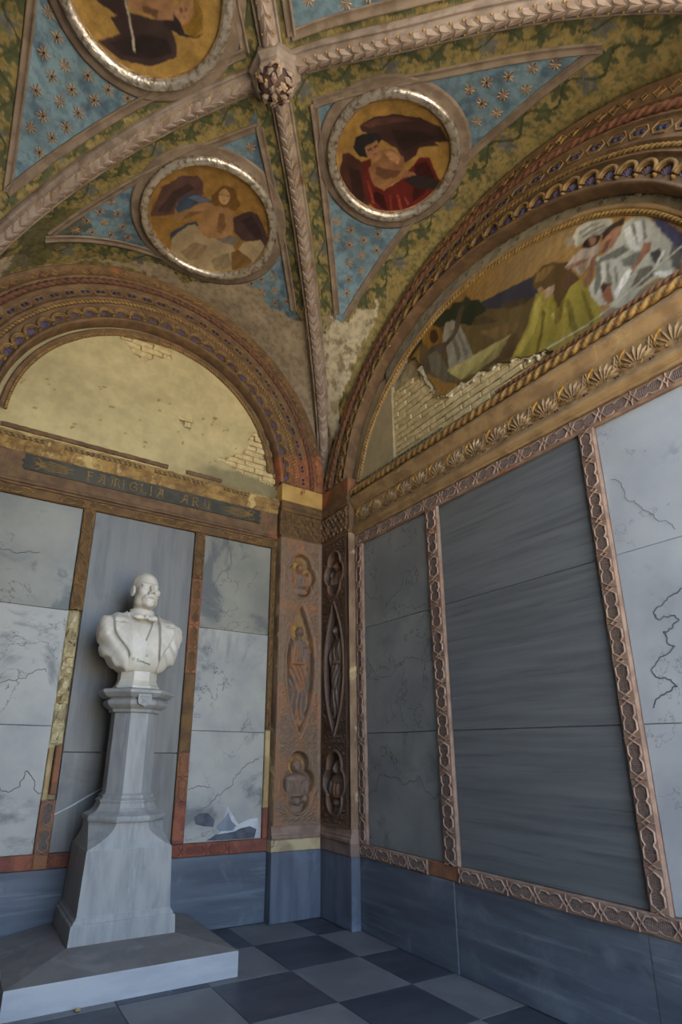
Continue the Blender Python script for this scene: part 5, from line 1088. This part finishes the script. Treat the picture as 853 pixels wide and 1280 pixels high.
def relief_bg(a, z, hw, dp):
    s = niche_sdf(a, z); h = -dp*smooth(.0, -.022, s)+.030*np.exp(-(s/.014)**2)+.014*np.exp(-((s-.036)/.009)**2)
    # teeth inside the niche edge, leaves in the spandrels
    h += .010*np.exp(-((s+.030)/.010)**2)*(np.sin(z*75) > 0)*(z > 2.5)
    sp = smooth(.035, .05, s)*(abs(a) < hw-.055); h += sp*.022*(np.sin(a*90+7*np.sin(z*60))*np.sin(z*70) > .1)
    e = hw-abs(a); h = np.where(e < .05, .004+.020*np.exp(-((e-.045)/.008)**2)+.014*(e < .028), h)
    ez = np.minimum(z-.82, 3.76-z); h = np.where(ez < .03, .012, h)
    return h
def pilaster(P, c, a0, a1, label, dp, fs, tone, seed):
    """c: centre of the face, a0..a1 outer and inner edge of the face"""
    loc = P(c, 0, PJ/2); E = empty('pilaster', loc, label, 'pilaster', 'corner pilasters')
    def box(lo, hi, d0, d1, z0, z1, name, m, b=.006):
        mb = MB()
        if P is PB: mb.bev(lo, hi, -d1, -d0, z0, z1, b, 'y-')
        else: mb.bev(-d1, -d0, lo, hi, z0, z1, b, 'x-')
        return mb.obj(name, m, E)
    lo, hi = min(a0, a1), max(a0, a1); outer = a0
    box(lo, hi+.10, -.05, PJ, 0, .595, 'plinth_slab', marble_dado_b, .006)
    # moulded base
    rb = mat('base_'+('b' if P is PB else 'r'), (186, 168, 128) if P is PB else (128, 108, 98), (150, 128, 100) if P is PB else (96, 78, 74), 5, rough=.85, bump=.3, c3=(112, 84, 72), s3=4, lo3=.58, hi3=.66)
    box(lo-.012, hi+.10, -.05, PJ+.014, .595, .70, 'base_block', rb)
    V, F = sweep(P, [(-.04, .70), (PJ+.016, .70), (PJ+.024, .715), (PJ+.024, .735), (PJ+.012, .745), (PJ+.014, .765), (PJ+.006, .78), (PJ+.006, .80), (PJ, .82), (-.04, .82)], lo-.012, hi+.10); obj('base_moulding', V, F, terra, E)
    core = box(lo+.004, hi+.10, -.05, PJ-.085, .82, 3.76, 'shaft', terra)
    box(outer, outer+.012*(1 if outer == lo else -1), -.05, PJ, .82, 3.76, 'side_face', mat('side_worn', (150, 124, 96), (116, 92, 74), 5, stretch=(1, 1, .5), rough=.85, bump=.3, c3=(190, 168, 124), s3=3, lo3=.56, hi3=.64)) if outer == lo else None
    # relief panel
    hw = (hi-lo)/2; cm = (lo+hi)/2; na = int(2*hw/.0072)+1; nz = int(2.94/.0085)+1
    A, Z = np.meshgrid(np.linspace(-hw, hw, na), np.linspace(.82, 3.76, nz), indexing='ij'); H = relief_bg(A, Z, hw, dp)
    pt = np.stack([np.asarray(v, float)+0*A for v in P(A+cm, Z, PJ+H)], -1).reshape(-1, 3)
    n1 = fbm(A.ravel()*7+seed, Z.ravel()*5, seed); n2 = fbm(A.ravel()*16, Z.ravel()*16, seed+4)
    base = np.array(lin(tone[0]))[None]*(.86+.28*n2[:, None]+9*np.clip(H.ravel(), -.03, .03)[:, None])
    k = .8*smooth(.54, .66, n1)[:, None]; base = base*(1-k)+np.array(lin(tone[1]))*k
    gold = (smooth(-.012, -.035, niche_sdf(A, Z)).ravel()*smooth(2.2, 2.7, Z.ravel())*.55)[:, None]; base = base*(1-gold)+np.array(lin(tone[2]))*gold
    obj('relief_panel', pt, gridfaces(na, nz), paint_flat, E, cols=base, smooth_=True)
    for nm, (zh, parts) in FIGS.items():
        zs = [p[1]+p[3] for p in parts]; ze = [p[1]-p[3] for p in parts]; na2 = 64; nz2 = max(60, int((max(zs)-min(ze))/.0062))
        A, Z = np.meshgrid(np.linspace(-.175, .175, na2), np.linspace(min(ze), max(zs), nz2), indexing='ij'); H = np.full(A.shape, -1.0)
        for (pa_, pz_, ra, rz, h, fold) in parts:
            q = 1-((A-pa_*1.12)/(ra*1.14))**2-((Z-pz_)/rz)**2; e = np.where(q > 0, h*np.sqrt(np.maximum(q, 0)), -1)
            if fold: e = np.where(q > 0, e+fold*np.sin((A-pa_)*120+3*np.sin(Z*14)+(Z-pz_)*18)*np.sqrt(np.maximum(q, 0)), e)
            H = np.maximum(H, e)
        # faces: brow, nose and chin pressed into the heads
        fx, fz = A-.0, Z-zh
        H = np.where(H > 0, H-.007*np.exp(-(((abs(fx)-.017)/.009)**2+((fz-.004)/.008)**2))+.008*np.exp(-((fx/.007)**2+((fz+.010)/.018)**2))-.005*np.exp(-((fx/.016)**2+((fz+.033)/.005)**2)), H)
        keep = (H[:-1, :-1] > 0) | (H[1:, 1:] > 0) | (H[1:, :-1] > 0) | (H[:-1, 1:] > 0)
        hh = -dp+.002+np.maximum(H, 0)*fs
        pt = np.stack([np.asarray(v, float)+0*A for v in P(A+cm, Z, PJ+hh)], -1).reshape(-1, 3)
        idx = np.arange(na2*nz2).reshape(na2, nz2); q = np.stack([idx[:-1, :-1], idx[:-1, 1:], idx[1:, 1:], idx[1:, :-1]], -1)[keep]
        us = np.unique(q); mp = -np.ones(na2*nz2, int); mp[us] = np.arange(len(us))
        n1 = fbm(A.ravel()[us]*9+seed, Z.ravel()[us]*6, seed+8); n2 = fbm(A.ravel()[us]*22, Z.ravel()[us]*22, seed+9); c_ = np.array(lin(tone[3]))[None]*(.88+.3*n2[:, None]); k = smooth(.55, .66, n1)[:, None]; c_ = c_*(1-k)+np.array(lin(tone[1]))*k
        f_ = obj('saint_relief', pt[us], mp[q], paint_flat, E, cols=c_, smooth_=True)
        f_['label'] = {'half_top': 'robed saint with staff in the upper niche', 'standing': 'standing robed saint in the pointed niche', 'half_low': 'bearded saint in the lower niche'}[nm]
        r_ = .082 if nm != 'half_low' else .088
        mb = MB().prism([(r_*math.cos(t), r_*math.sin(t)+zh+.01) for t in np.linspace(0, 2*PI, 28, endpoint=False)], 0, .012)
        V = [P(cm+a, b, PJ-dp-.004+c_*1.0) for a, b, c_ in mb.V]
        obj('halo', V, mb.F, mat('halo_gold', (176, 132, 56), (120, 90, 48), 20, rough=.5, bump=.2) if P is PB else mat('halo_dim', (132, 98, 50), (96, 72, 44), 20, rough=.6, bump=.2), E)
    # capital: leaf scales between mouldings, then a plain block
    V, F = sweep(P, [(-.04, 3.76), (PJ+.012, 3.76), (PJ+.018, 3.775), (PJ+.006, 3.795), (PJ-.005, 3.80), (PJ-.005, 4.08), (PJ+.012, 4.085), (PJ+.018, 4.105), (PJ+.008, 4.125), (PJ+.024, 4.14), (PJ+.030, 4.165), (PJ+.016, 4.18), (PJ+.012, 4.21), (-.04, 4.21)], lo-.008, hi+.10); obj('capital', V, F, terra_brown if P is PB else arch_brown, E)
    sl = MB().add([(-.030, .035, 0), (-.034, 0, .006), (-.012, -.035, .018), (0, -.044, .026), (.012, -.035, .018), (.034, 0, .006), (.030, .035, 0), (0, .02, .024), (0, -.02, .034)], [(0, 1, 7), (1, 2, 8, 7), (2, 3, 8), (3, 4, 8), (4, 5, 7, 8), (5, 6, 7), (0, 7, 6)])
    sm = sl.mesh('leaf_scale', terra_brown if P is PB else arch_brown); n = 7
    for row in range(5):
        for j in range(n+(row % 2)):
            a = lo+(hi-lo)*((j+.5-.5*(row % 2))/n); a = min(max(a, lo+.02), hi-.02)
            place('leaf_scale', sm, frame_matrix(P, a, 3.835+row*.052, PJ-.006, 1 if P is PB else -1, 0) @ Matrix.Rotation(-.2 if j % 2 else .2, 4, 'Z'), E)
    if P is PB:
        box(lo-.006, hi+.1, -.05, PJ+.010, 4.21, 4.42, 'impost_block', mat('impost_ochre', (186, 152, 88), (168, 134, 76), 4, rough=.85, bump=.25, c3=(122, 70, 50), s3=3.2, lo3=.56, hi3=.6))
    else:
        box(lo-.006, hi+.1, -.05, PJ+.010, 4.21, 4.42, 'impost_block', mat('impost_red', (128, 92, 58), (104, 78, 52), 5, rough=.85, bump=.25, c3=(150, 84, 56), s3=3.6, lo3=.55, hi3=.62))
        MB().box(-PJ-.004, .04, lo-.012, lo-.004, 4.23, 4.41).obj('block_side', terra_orange, E)
    return E
pilaster(PB, -.386, -.658, -PJ, 'corner pilaster beside the bust wall with three saints in brown relief', .055, 1.45, ((122, 98, 76), (146, 104, 72), (146, 116, 62), (122, 100, 84)), 100)
pilaster(PR, -.377, -.64, -PJ, 'corner pilaster beside the dark marble wall with deep carved saints', .062, 1.45, ((104, 82, 68), (120, 86, 62), (124, 94, 50), (116, 98, 86)), 130)
# far ends of both walls: the same bay rhythm goes on
MB().box(-4.24, -3.58, -PJ, .05, 0, 4.42).obj('pier', terra, wall_left); MB().box(-PJ, .05, -5.16, -4.53, 0, 4.42).obj('pier', terra, wall_right)

# ================================================================ step, pedestal, bust
PCX, PCY = -2.12, -.36
st = empty('plinth_step', (-2.145, -.54, 0), 'low grey stone step with hipped top under the marble pedestal', 'step')
SX0, SX1, SY0 = -2.885, -1.405, -1.085; TX0, TX1, TY0, TZ = -2.50, -1.745, -.71, .222
MB().bev(SX0, SX1, SY0, -.014, 0, .156, .004, 'z+').obj('step_block', marble_step, st)
e = .004
def hip(pts, nm):
    n = len(pts); V = [(x, y, z) for x, y, z in pts]+[(x, y, .150) for x, y, z in pts]
    F = [tuple(range(n)), tuple(range(2*n-1, n-1, -1))]+[(i, n+i, n+(i+1) % n, (i+1) % n) for i in range(n)]
    return obj(nm, V, F, stone_step_top, st)
A1, B1, C1, D1 = (SX0+e, SY0+e, .158), (SX1-e, SY0+e, .158), (TX1, TY0, TZ), (TX0, TY0, TZ)
hip([A1, B1, C1, D1], 'top_slab'); hip([(SX0+e, SY0+2*e, .158), (TX0-e, TY0, TZ), (TX0-e, -.014, TZ), (SX0+e, -.014, .158)], 'top_slab'); hip([(SX1-e, SY0+2*e, .158), (SX1-e, -.014, .158), (TX1+e, -.014, TZ), (TX1+e, TY0, TZ)], 'top_slab')
hip([(TX0, TY0, TZ-.002), (TX1, TY0, TZ-.002), (TX1, -.014, TZ-.002), (TX0, -.014, TZ-.002)], 'bed_slab')

pd = empty('pedestal', (PCX, PCY, .222), 'veined white marble pedestal with octagonal shaft and small shield', 'pedestal')
def sq(h, z, hy=None, cut=0.0):
    """square or octagon ring with 8 corners; cut = chamfer length"""
    hy = h if hy is None else hy; c = max(cut, 1e-4)
    return [(PCX+x, PCY+y, z) for x, y in ((-h+c, -hy), (h-c, -hy), (h, -hy+c), (h, hy-c), (h-c, hy), (-h+c, hy), (-h, hy-c), (-h, -hy+c))]
K = 2-math.sqrt(2)
def part(name, rings, m=marble_ped):
    V, F = loft(rings); return obj(name, V, F, m, pd)
part('base', [sq(.372, .222, .342), sq(.366, .335, .338), sq(.362, .342, .335), sq(.352, .348, .328), sq(.348, .362, .325), sq(.338, .372, .32), sq(.334, .385, .318)])
part('die', [sq(.332, .385, .316), sq(.330, .392, .315), sq(.312, .795, .300), sq(.310, .80, .298)])
rings = []
for t in np.linspace(0, 1, 13):
    h = .308-.022*t-.010*math.sin(PI*t); rings.append(sq(h, .80+.178*t, h-.012, h*K*math.sin(PI/2*t)**1.0))
part('broach', rings)
oc = lambda r, z: sq(r, z, r, r*K)
part('collar', [oc(.286, .978), oc(.297, .982), oc(.300, 1.0), oc(.292, 1.018), oc(.276, 1.028), oc(.262, 1.034), oc(.240, 1.048), oc(.222, 1.07), oc(.210, 1.098), oc(.210, 1.108), oc(.216, 1.112), oc(.216, 1.124), oc(.204, 1.132), oc(.196, 1.142), oc(.198, 1.146), oc(.198, 1.158), oc(.184, 1.166), oc(.178, 1.176)])
part('shaft', [oc(.176, 1.176), oc(.174, 1.5), oc(.172, 1.782)])
part('capital', [oc(.174, 1.782), oc(.192, 1.788), oc(.196, 1.80), oc(.196, 1.81), oc(.208, 1.816), oc(.226, 1.828), oc(.243, 1.845), oc(.248, 1.862), oc(.242, 1.878), oc(.228, 1.888), oc(.226, 1.896), oc(.250, 1.90), oc(.262, 1.906), oc(.288, 1.930), oc(.294, 1.936), oc(.294, 1.956), oc(.286, 1.962), oc(.20, 1.978)])
shp = [(-.052, .95), (.052, .95), (.053, .865), (.045, .846), (.016, .836), (0, .826), (-.016, .836), (-.045, .846), (-.053, .865)]
mb = MB().prism([(PCX+a, 1.0+b) for a, b in shp], 0, .05); V = [(a, PCY-.232-c, b) for a, b, c in mb.V]
sh = obj('shield', V, mb.F, marble_ped, pd)
mb = MB().ridge([(PCX-.04, 1.905), (PCX+.04, 1.905)], .006, .004, False).ridge([(PCX-.035, 1.895), (PCX+.03, 1.85)], .006, .004, False).ridge([(PCX+.035, 1.895), (PCX-.03, 1.85)], .006, .004, False).ridge([(PCX-.012, 1.94), (PCX-.012, 1.91)], .005, .004, False)
obj('shield_carving', [(a, PCY-.2825-c, b) for a, b, c in mb.V], mb.F, marble_ped, sh)

# ---- bust, modelled as one distance field
def surface_nets(f, lo, hi, res):
    n = [int((hi[i]-lo[i])/res)+1 for i in range(3)]
    ax = [lo[i]+res*np.arange(n[i]) for i in range(3)]
    G = np.meshgrid(*ax, indexing='ij'); D = f(*G)
    s = D < 0; nx_, ny_, nz_ = D.shape
    cnt = np.zeros((nx_-1, ny_-1, nz_-1)); acc = np.zeros(cnt.shape+(3,))
    C8 = [(a, b, c) for a in (0, 1) for b in (0, 1) for c in (0, 1)]
    sl_ = lambda o: tuple(slice(o[i], o[i]+(nx_, ny_, nz_)[i]-1) for i in range(3))
    for i, o1 in enumerate(C8):
        for o2 in C8[i+1:]:
            df = [o2[k]-o1[k] for k in range(3)]
            if sum(map(abs, df)) != 1: continue
            a, b = D[sl_(o1)], D[sl_(o2)]; m = (a < 0) != (b < 0); t = np.where(m, a/np.where(m, a-b, 1), 0)
            cnt += m
            for k in range(3): acc[..., k] += np.where(m, o1[k]+t*df[k], 0)
    act = cnt > 0; idx = -np.ones(cnt.shape, int); idx[act] = np.arange(act.sum())
    cell = np.argwhere(act); V = (cell+acc[act]/cnt[act][:, None])*res+np.array(lo)
    Fs = []
    for axn in range(3):
        a = [slice(None)]*3; b = [slice(None)]*3; a[axn] = slice(0, -1); b[axn] = slice(1, None)
        u, v = [(1, 2), (2, 0), (0, 1)][axn]
        e_ = s[tuple(a)] != s[tuple(b)]; P_ = np.argwhere(e_); P_ = P_[(P_[:, u] > 0) & (P_[:, v] > 0) & (P_[:, u] < n[u]-1) & (P_[:, v] < n[v]-1)]
        if len(P_) == 0: continue
        du = np.zeros(3, int); du[u] = 1; dv = np.zeros(3, int); dv[v] = 1
        q = [P_-du-dv, P_-dv, P_, P_-du]; q = np.stack([idx[tuple(x.T)] for x in q], 1)
        fl_ = ~s[tuple(P_.T)]; q[fl_] = q[fl_][:, ::-1]; Fs.append(q)
    F = np.vstack(Fs); F = F[(F >= 0).all(1)]
    return V, F
def smin(a, b, k): h = np.clip(.5+.5*(b-a)/k, 0, 1); return b*(1-h)+a*h-k*h*(1-h)
def smax(a, b, k): return -smin(-a, -b, k)
def ell(x, y, z, c, r):
    px, py, pz = (x-c[0])/r[0], (y-c[1])/r[1], (z-c[2])/r[2]; k0 = np.sqrt(px*px+py*py+pz*pz)+1e-9; k1 = np.sqrt((px/r[0])**2+(py/r[1])**2+(pz/r[2])**2)+1e-9
    return k0*(k0-1)/k1
def cap(x, y, z, a, b, r0, r1=None):
    r1 = r0 if r1 is None else r1; a = np.array(a, float); b = np.array(b, float); d = b-a; l = d@d
    t = np.clip(((x-a[0])*d[0]+(y-a[1])*d[1]+(z-a[2])*d[2])/l, 0, 1)
    return np.sqrt((x-a[0]-t*d[0])**2+(y-a[1]-t*d[1])**2+(z-a[2]-t*d[2])**2)-(r0+(r1-r0)*t)
def head_sdf(x, y, z):
    """centimetres, face towards -y"""
    ears = []
    d = ell(x, y, z, (0, 1.2, 4.0), (7.7, 9.6, 8.3)); d = smin(d, ell(x, y, z, (0, -2.6, -3.8), (6.8, 6.8, 8.0)), 3)
    d = smin(d, ell(x, y, z, (0, -7.2, -9.0), (3.0, 2.4, 2.4)), 2.0)
    for s in (-1, 1):
        d = smin(d, ell(x, y, z, (s*4.9, -1.8, -7.4), (2.3, 3.0, 2.6)), 2.0)
        d = smin(d, ell(x, y, z, (s*4.7, -5.9, -1.2), (2.5, 2.6, 2.2)), 1.8)
        d = smax(d, -ell(x, y, z, (s*3.2, -10.2, 1.1), (2.3, 2.4, 1.5)), 1.2)
        d = smin(d, ell(x, y, z, (s*3.2, -6.6, 1.0), (1.75, 1.75, 1.45)), .35)
        d = smin(d, cap(x, y, z, (s*1.3, -8.5, 3.0), (s*5.2, -6.9, 3.0), .62, .5), 1.0)
        d = smin(d, cap(x, y, z, (s*1.6, -8.35, 1.95), (s*4.9, -7.3, 1.6), .35), .3)
        d = smin(d, cap(x, y, z, (s*1.8, -8.0, .1), (s*4.6, -7.2, .2), .32), .3)
        d = smin(d, ell(x, y, z, (s*1.35, -10.0, -2.6), (1.0, 1.2, .9)), .5)
        er = ell(x, y, z, (s*8.0, .6, -.6), (1.3, 2.3, 3.5)); er = smax(er, -ell(x, y, z, (s*9.3, .0, -.2), (.9, 1.1, 2.1)), .4); ears.append(er)
    d = smin(d, cap(x, y, z, (0, -8.8, 2.6), (0, -11.3, -1.8), .85, 1.35), .8); d = smin(d, ell(x, y, z, (0, -11.3, -2.2), (1.35, 1.4, 1.1)), .4)
    d = smax(d, -cap(x, y, z, (-1.9, -9.6, -6.3), (1.9, -9.6, -6.3), .55), .4)
    d = smin(d, cap(x, y, z, (-1.6, -8.7, -7.1), (1.6, -8.7, -7.1), .8), .5)
    for s in (-1, 1):
        d = smin(d, cap(x, y, z, (s*.5, -9.7, -4.3), (s*3.0, -9.0, -5.4), 1.35, 1.1), .35); d = smin(d, cap(x, y, z, (s*3.0, -9.0, -5.4), (s*4.7, -7.6, -7.2), 1.1, .45), .35)
        d = smax(d, -cap(x, y, z, (s*2.5, -9.4, -1.9), (s*5.0, -7.9, -6.0), .28), .5)
    hair = ell(x, y, z, (0, 2.0, 4.2), (8.05, 9.2, 8.65)); lim = y-(-3.0+abs(x)*.10-(z-6)*.42)
    hair = smax(hair, -lim, .5); hair = smax(hair, -(z+3.5+.5*y*0), .6); hair = hair+.16*np.sin((y*.8+z*.35)*2.4+np.sin(x)*.8)*(z > -2)
    d = smin(d, hair, .6)
    for er in ears: d = smin(d, er, .35)
    return d
def bust_sdf(x, y, z):
    # torso
    t = ell(x, y, z, (0, 2.2, -34), (22.5, 12.0, 17.5)); t = smin(t, ell(x, y, z, (-16.5, 3, -26.5), (9.2, 8.4, 8.6)), 4); t = smin(t, ell(x, y, z, (16.5, 3, -26.5), (9.2, 8.4, 8.6)), 4)
    t = smin(t, cap(x, y, z, (0, 3.5, -15), (-15, 3.5, -22.5), 5.2, 4.6), 3); t = smin(t, cap(x, y, z, (0, 3.5, -15), (15, 3.5, -22.5), 5.2, 4.6), 3)
    t = smin(t, ell(x, y, z, (0, -1.0, -41.5), (21, 12.0, 13.5)), 5)
    front = smooth(5, 1, y)
    ax_ = abs(x); xe = 8.6+.05*(z+30)+1.1*smooth(-40, -46, z); coat = smooth(xe-.2, xe+.2, ax_)*front
    zl = smooth(-46, -42, z)*smooth(-17, -20, z); lw = 9.0*smooth(-46, -26, z)+.5
    lap = coat*zl*(1-smooth(xe+lw-.4, xe+lw+.4, ax_))
    notch = np.exp(-(((ax_-xe-6.5)/2.6)**2+((z+22.5-(ax_-xe)*.12)/.7)**2))
    fold = .38*np.sin(x*.75+z*.28+1.8*np.sin(z*.16))*coat*(1-lap)+.18*np.sin(z*.9+x*.3)*smooth(14, 20, ax_)
    disp = 1.5*coat+1.3*lap-2.0*notch*coat+1.3*fold
    vw_ = np.clip((z+33)*.42, 0, 6); inv = (1-smooth(vw_-.3, vw_+.3, ax_))*(z > -33)*front; disp = disp-1.3*inv
    disp = disp+(.30*smooth(vw_+1.9, vw_+1.5, ax_)*smooth(vw_, vw_+.3, ax_)*(z > -33)*front)
    disp = disp-.32*np.exp(-((x-.2)/.28)**2)*(z < -33)*front                       # waistcoat closing
    for zb_ in (-35.2, -38.6, -42.0): disp = disp+.55*np.exp(-(((x-1.0)/.6)**2+((z-zb_)/.6)**2))*front
    disp = disp+.34*np.exp(-((z+41.2-.9*np.sin((x-4)*.42))/.38)**2)*smooth(9, 7.5, ax_)*(x > -1)*front        # watch chain
    disp = disp-.22*np.exp(-((z+39.3+.12*x)/.3)**2)*smooth(3, 3.5, ax_)*smooth(8, 7.5, ax_)*front                # pockets
    t = t-disp
    # sleeve stumps with bunched cloth, cut on the slant
    for s in (-1, 1):
        b = ell(x, y, z, (s*21.2, 2.0, -28.5), (4.6, 7.0, 8.4))-.32*np.sin(z*1.1+y*.5+s)-.25*np.sin(z*.7-y*.9+x*.4); t = smin(t, b, 1.2)
    t = smax(t, abs(x)-26.4, .8)
    t = smax(t, -(z+51.6), 1.2); t = smax(t, (np.sqrt((x/26.8)**2+((np.minimum(z, -28)+28)/25.0)**2)-1)*20+.5*np.sin(x*.9)+.4*np.sin(x*.37+2), 1.0)
    t = t+.10*np.sin(x*1.3)*np.sin(z*1.1+y)
    # neck, collar, tie
    ca, sa = math.cos(.10), math.sin(.10)
    hx, hy = x*ca+y*sa, -x*sa+y*ca; hz = z
    n = cap(x, y, z, (0, 1.5, -5), (0, 3.2, -19), 5.5, 6.4)
    col_ = smax(abs(np.sqrt((x/1.0)**2+(y-2.6)**2)-7.1)-.45, abs(z+14.6-.12*y)-2.9, .4); col_ = smax(col_, -(cap(x, y, z, (0, -6, -10.5), (0, -6, -16), 1.6, .8)), .4)
    d = smin(head_sdf(hx, hy, hz), n, 1.6); d = smin(d, t, 1.0); d = smin(d, col_, .35)
    tie = np.minimum.reduce([ell(x, y, z, (0, -7.2, -17.5), (1.5, 1.4, 1.4)), ell(x, y, z, (-4.2, -6.4, -17.8), (3.6, 1.3, 1.7)), ell(x, y, z, (4.2, -6.4, -17.9), (3.6, 1.3, 1.7))])+.12*np.sin(x*2.6)
    d = smin(d, tie, .3); d = smin(d, cap(x, y, z, (0, -6.2, -18), (0, -8.3, -30), 2.4, 2.2), .8) if False else d
    return d
SB = .0140; HZ = 2.832
V, F = surface_nets(bust_sdf, (-28, -16, -53.5), (28, 15.5, 13.6), .38)
for _ in range(1):
    acc = np.zeros_like(V); ct = np.zeros(len(V))
    for k in range(4):
        np.add.at(acc, F[:, k], V[F[:, (k+1) % 4]]); np.add.at(ct, F[:, k], 1)
    V = V*.6+.4*acc/np.maximum(ct, 1)[:, None]
bs = empty('portrait_bust', (PCX-.02, PCY, 1.978), 'white marble bust of a moustached man in coat and bow tie on the pedestal', 'bust')
ba = .05; Vw = np.stack([(V[:, 0]*math.cos(ba)-V[:, 1]*math.sin(ba))*SB+PCX-.02, (V[:, 0]*math.sin(ba)+V[:, 1]*math.cos(ba))*SB+PCY-.02, V[:, 2]*SB+HZ], 1)
obj('figure', Vw, F, marble_bust, bs, smooth_=True)
V, F = loft([[(PCX-.01+(x-PCX), y, z) for x, y, z in r] for r in (oc(.178, 1.978), oc(.178, 2.0), oc(.168, 2.008), oc(.160, 2.022), oc(.162, 2.028), oc(.155, 2.036), oc(.150, 2.05), oc(.150, 2.118))]); obj('socle', V, F, marble_bust, bs)
# green signature scrawled along the lower edge
SIG = [[(.030, .022), (.012, .026), (.002, .012), (.010, .0), (.026, .004)], [(.075, .024), (.060, .026), (.058, .016), (.074, .010), (.070, -.002), (.056, .0)], [(.100, .012), (.088, .014), (.084, .002), (.100, .0), (.102, .014)], [(.110, .0), (.112, .014), (.124, .012)], [(.134, .022), (.132, .0), (.142, .0)], [(.126, .014), (.142, .014)], [(.156, .012), (.148, .006), (.156, -.001), (.164, .006), (.156, .012)], [(.170, .0), (.172, .012), (.182, .010)], [(.188, .012), (.188, -.001)], [(.204, .012), (.196, .006), (.204, -.001), (.212, .006), (.204, .012)]]
def front_y(xw, zw):
    m = (abs(Vw[:, 0]-xw) < .012) & (abs(Vw[:, 2]-zw) < .012); return Vw[m, 1].min() if m.any() else PCY-.1
mb = MB()
for st_ in SIG:
    pts = []
    for a, b in st_:
        xw = PCX-.115+a*.72; zw = 2.200-a*.14+b*.8; pts.append((xw, front_y(xw, zw)-.002, zw))
    mb.tube(pts, .0022, 5)
mb.obj('signature', green_paint, bs, label='small green painted signature')

# pebble lying against the step
pv = []
for i in range(5):
    a = i*PI/4; r = .016*math.sin(max(a, .02)); pv.append([(-2.47+1.3*r*math.cos(2*PI*k/8), -1.135+r*math.sin(2*PI*k/8)*(1+.2*(k % 2)), .011-.011*math.cos(a)) for k in range(8)])
V, F = loft(pv); obj('pebble', V, F, cream_worn, None, 'small pale pebble on the floor against the step', 'pebble', smooth_=True)
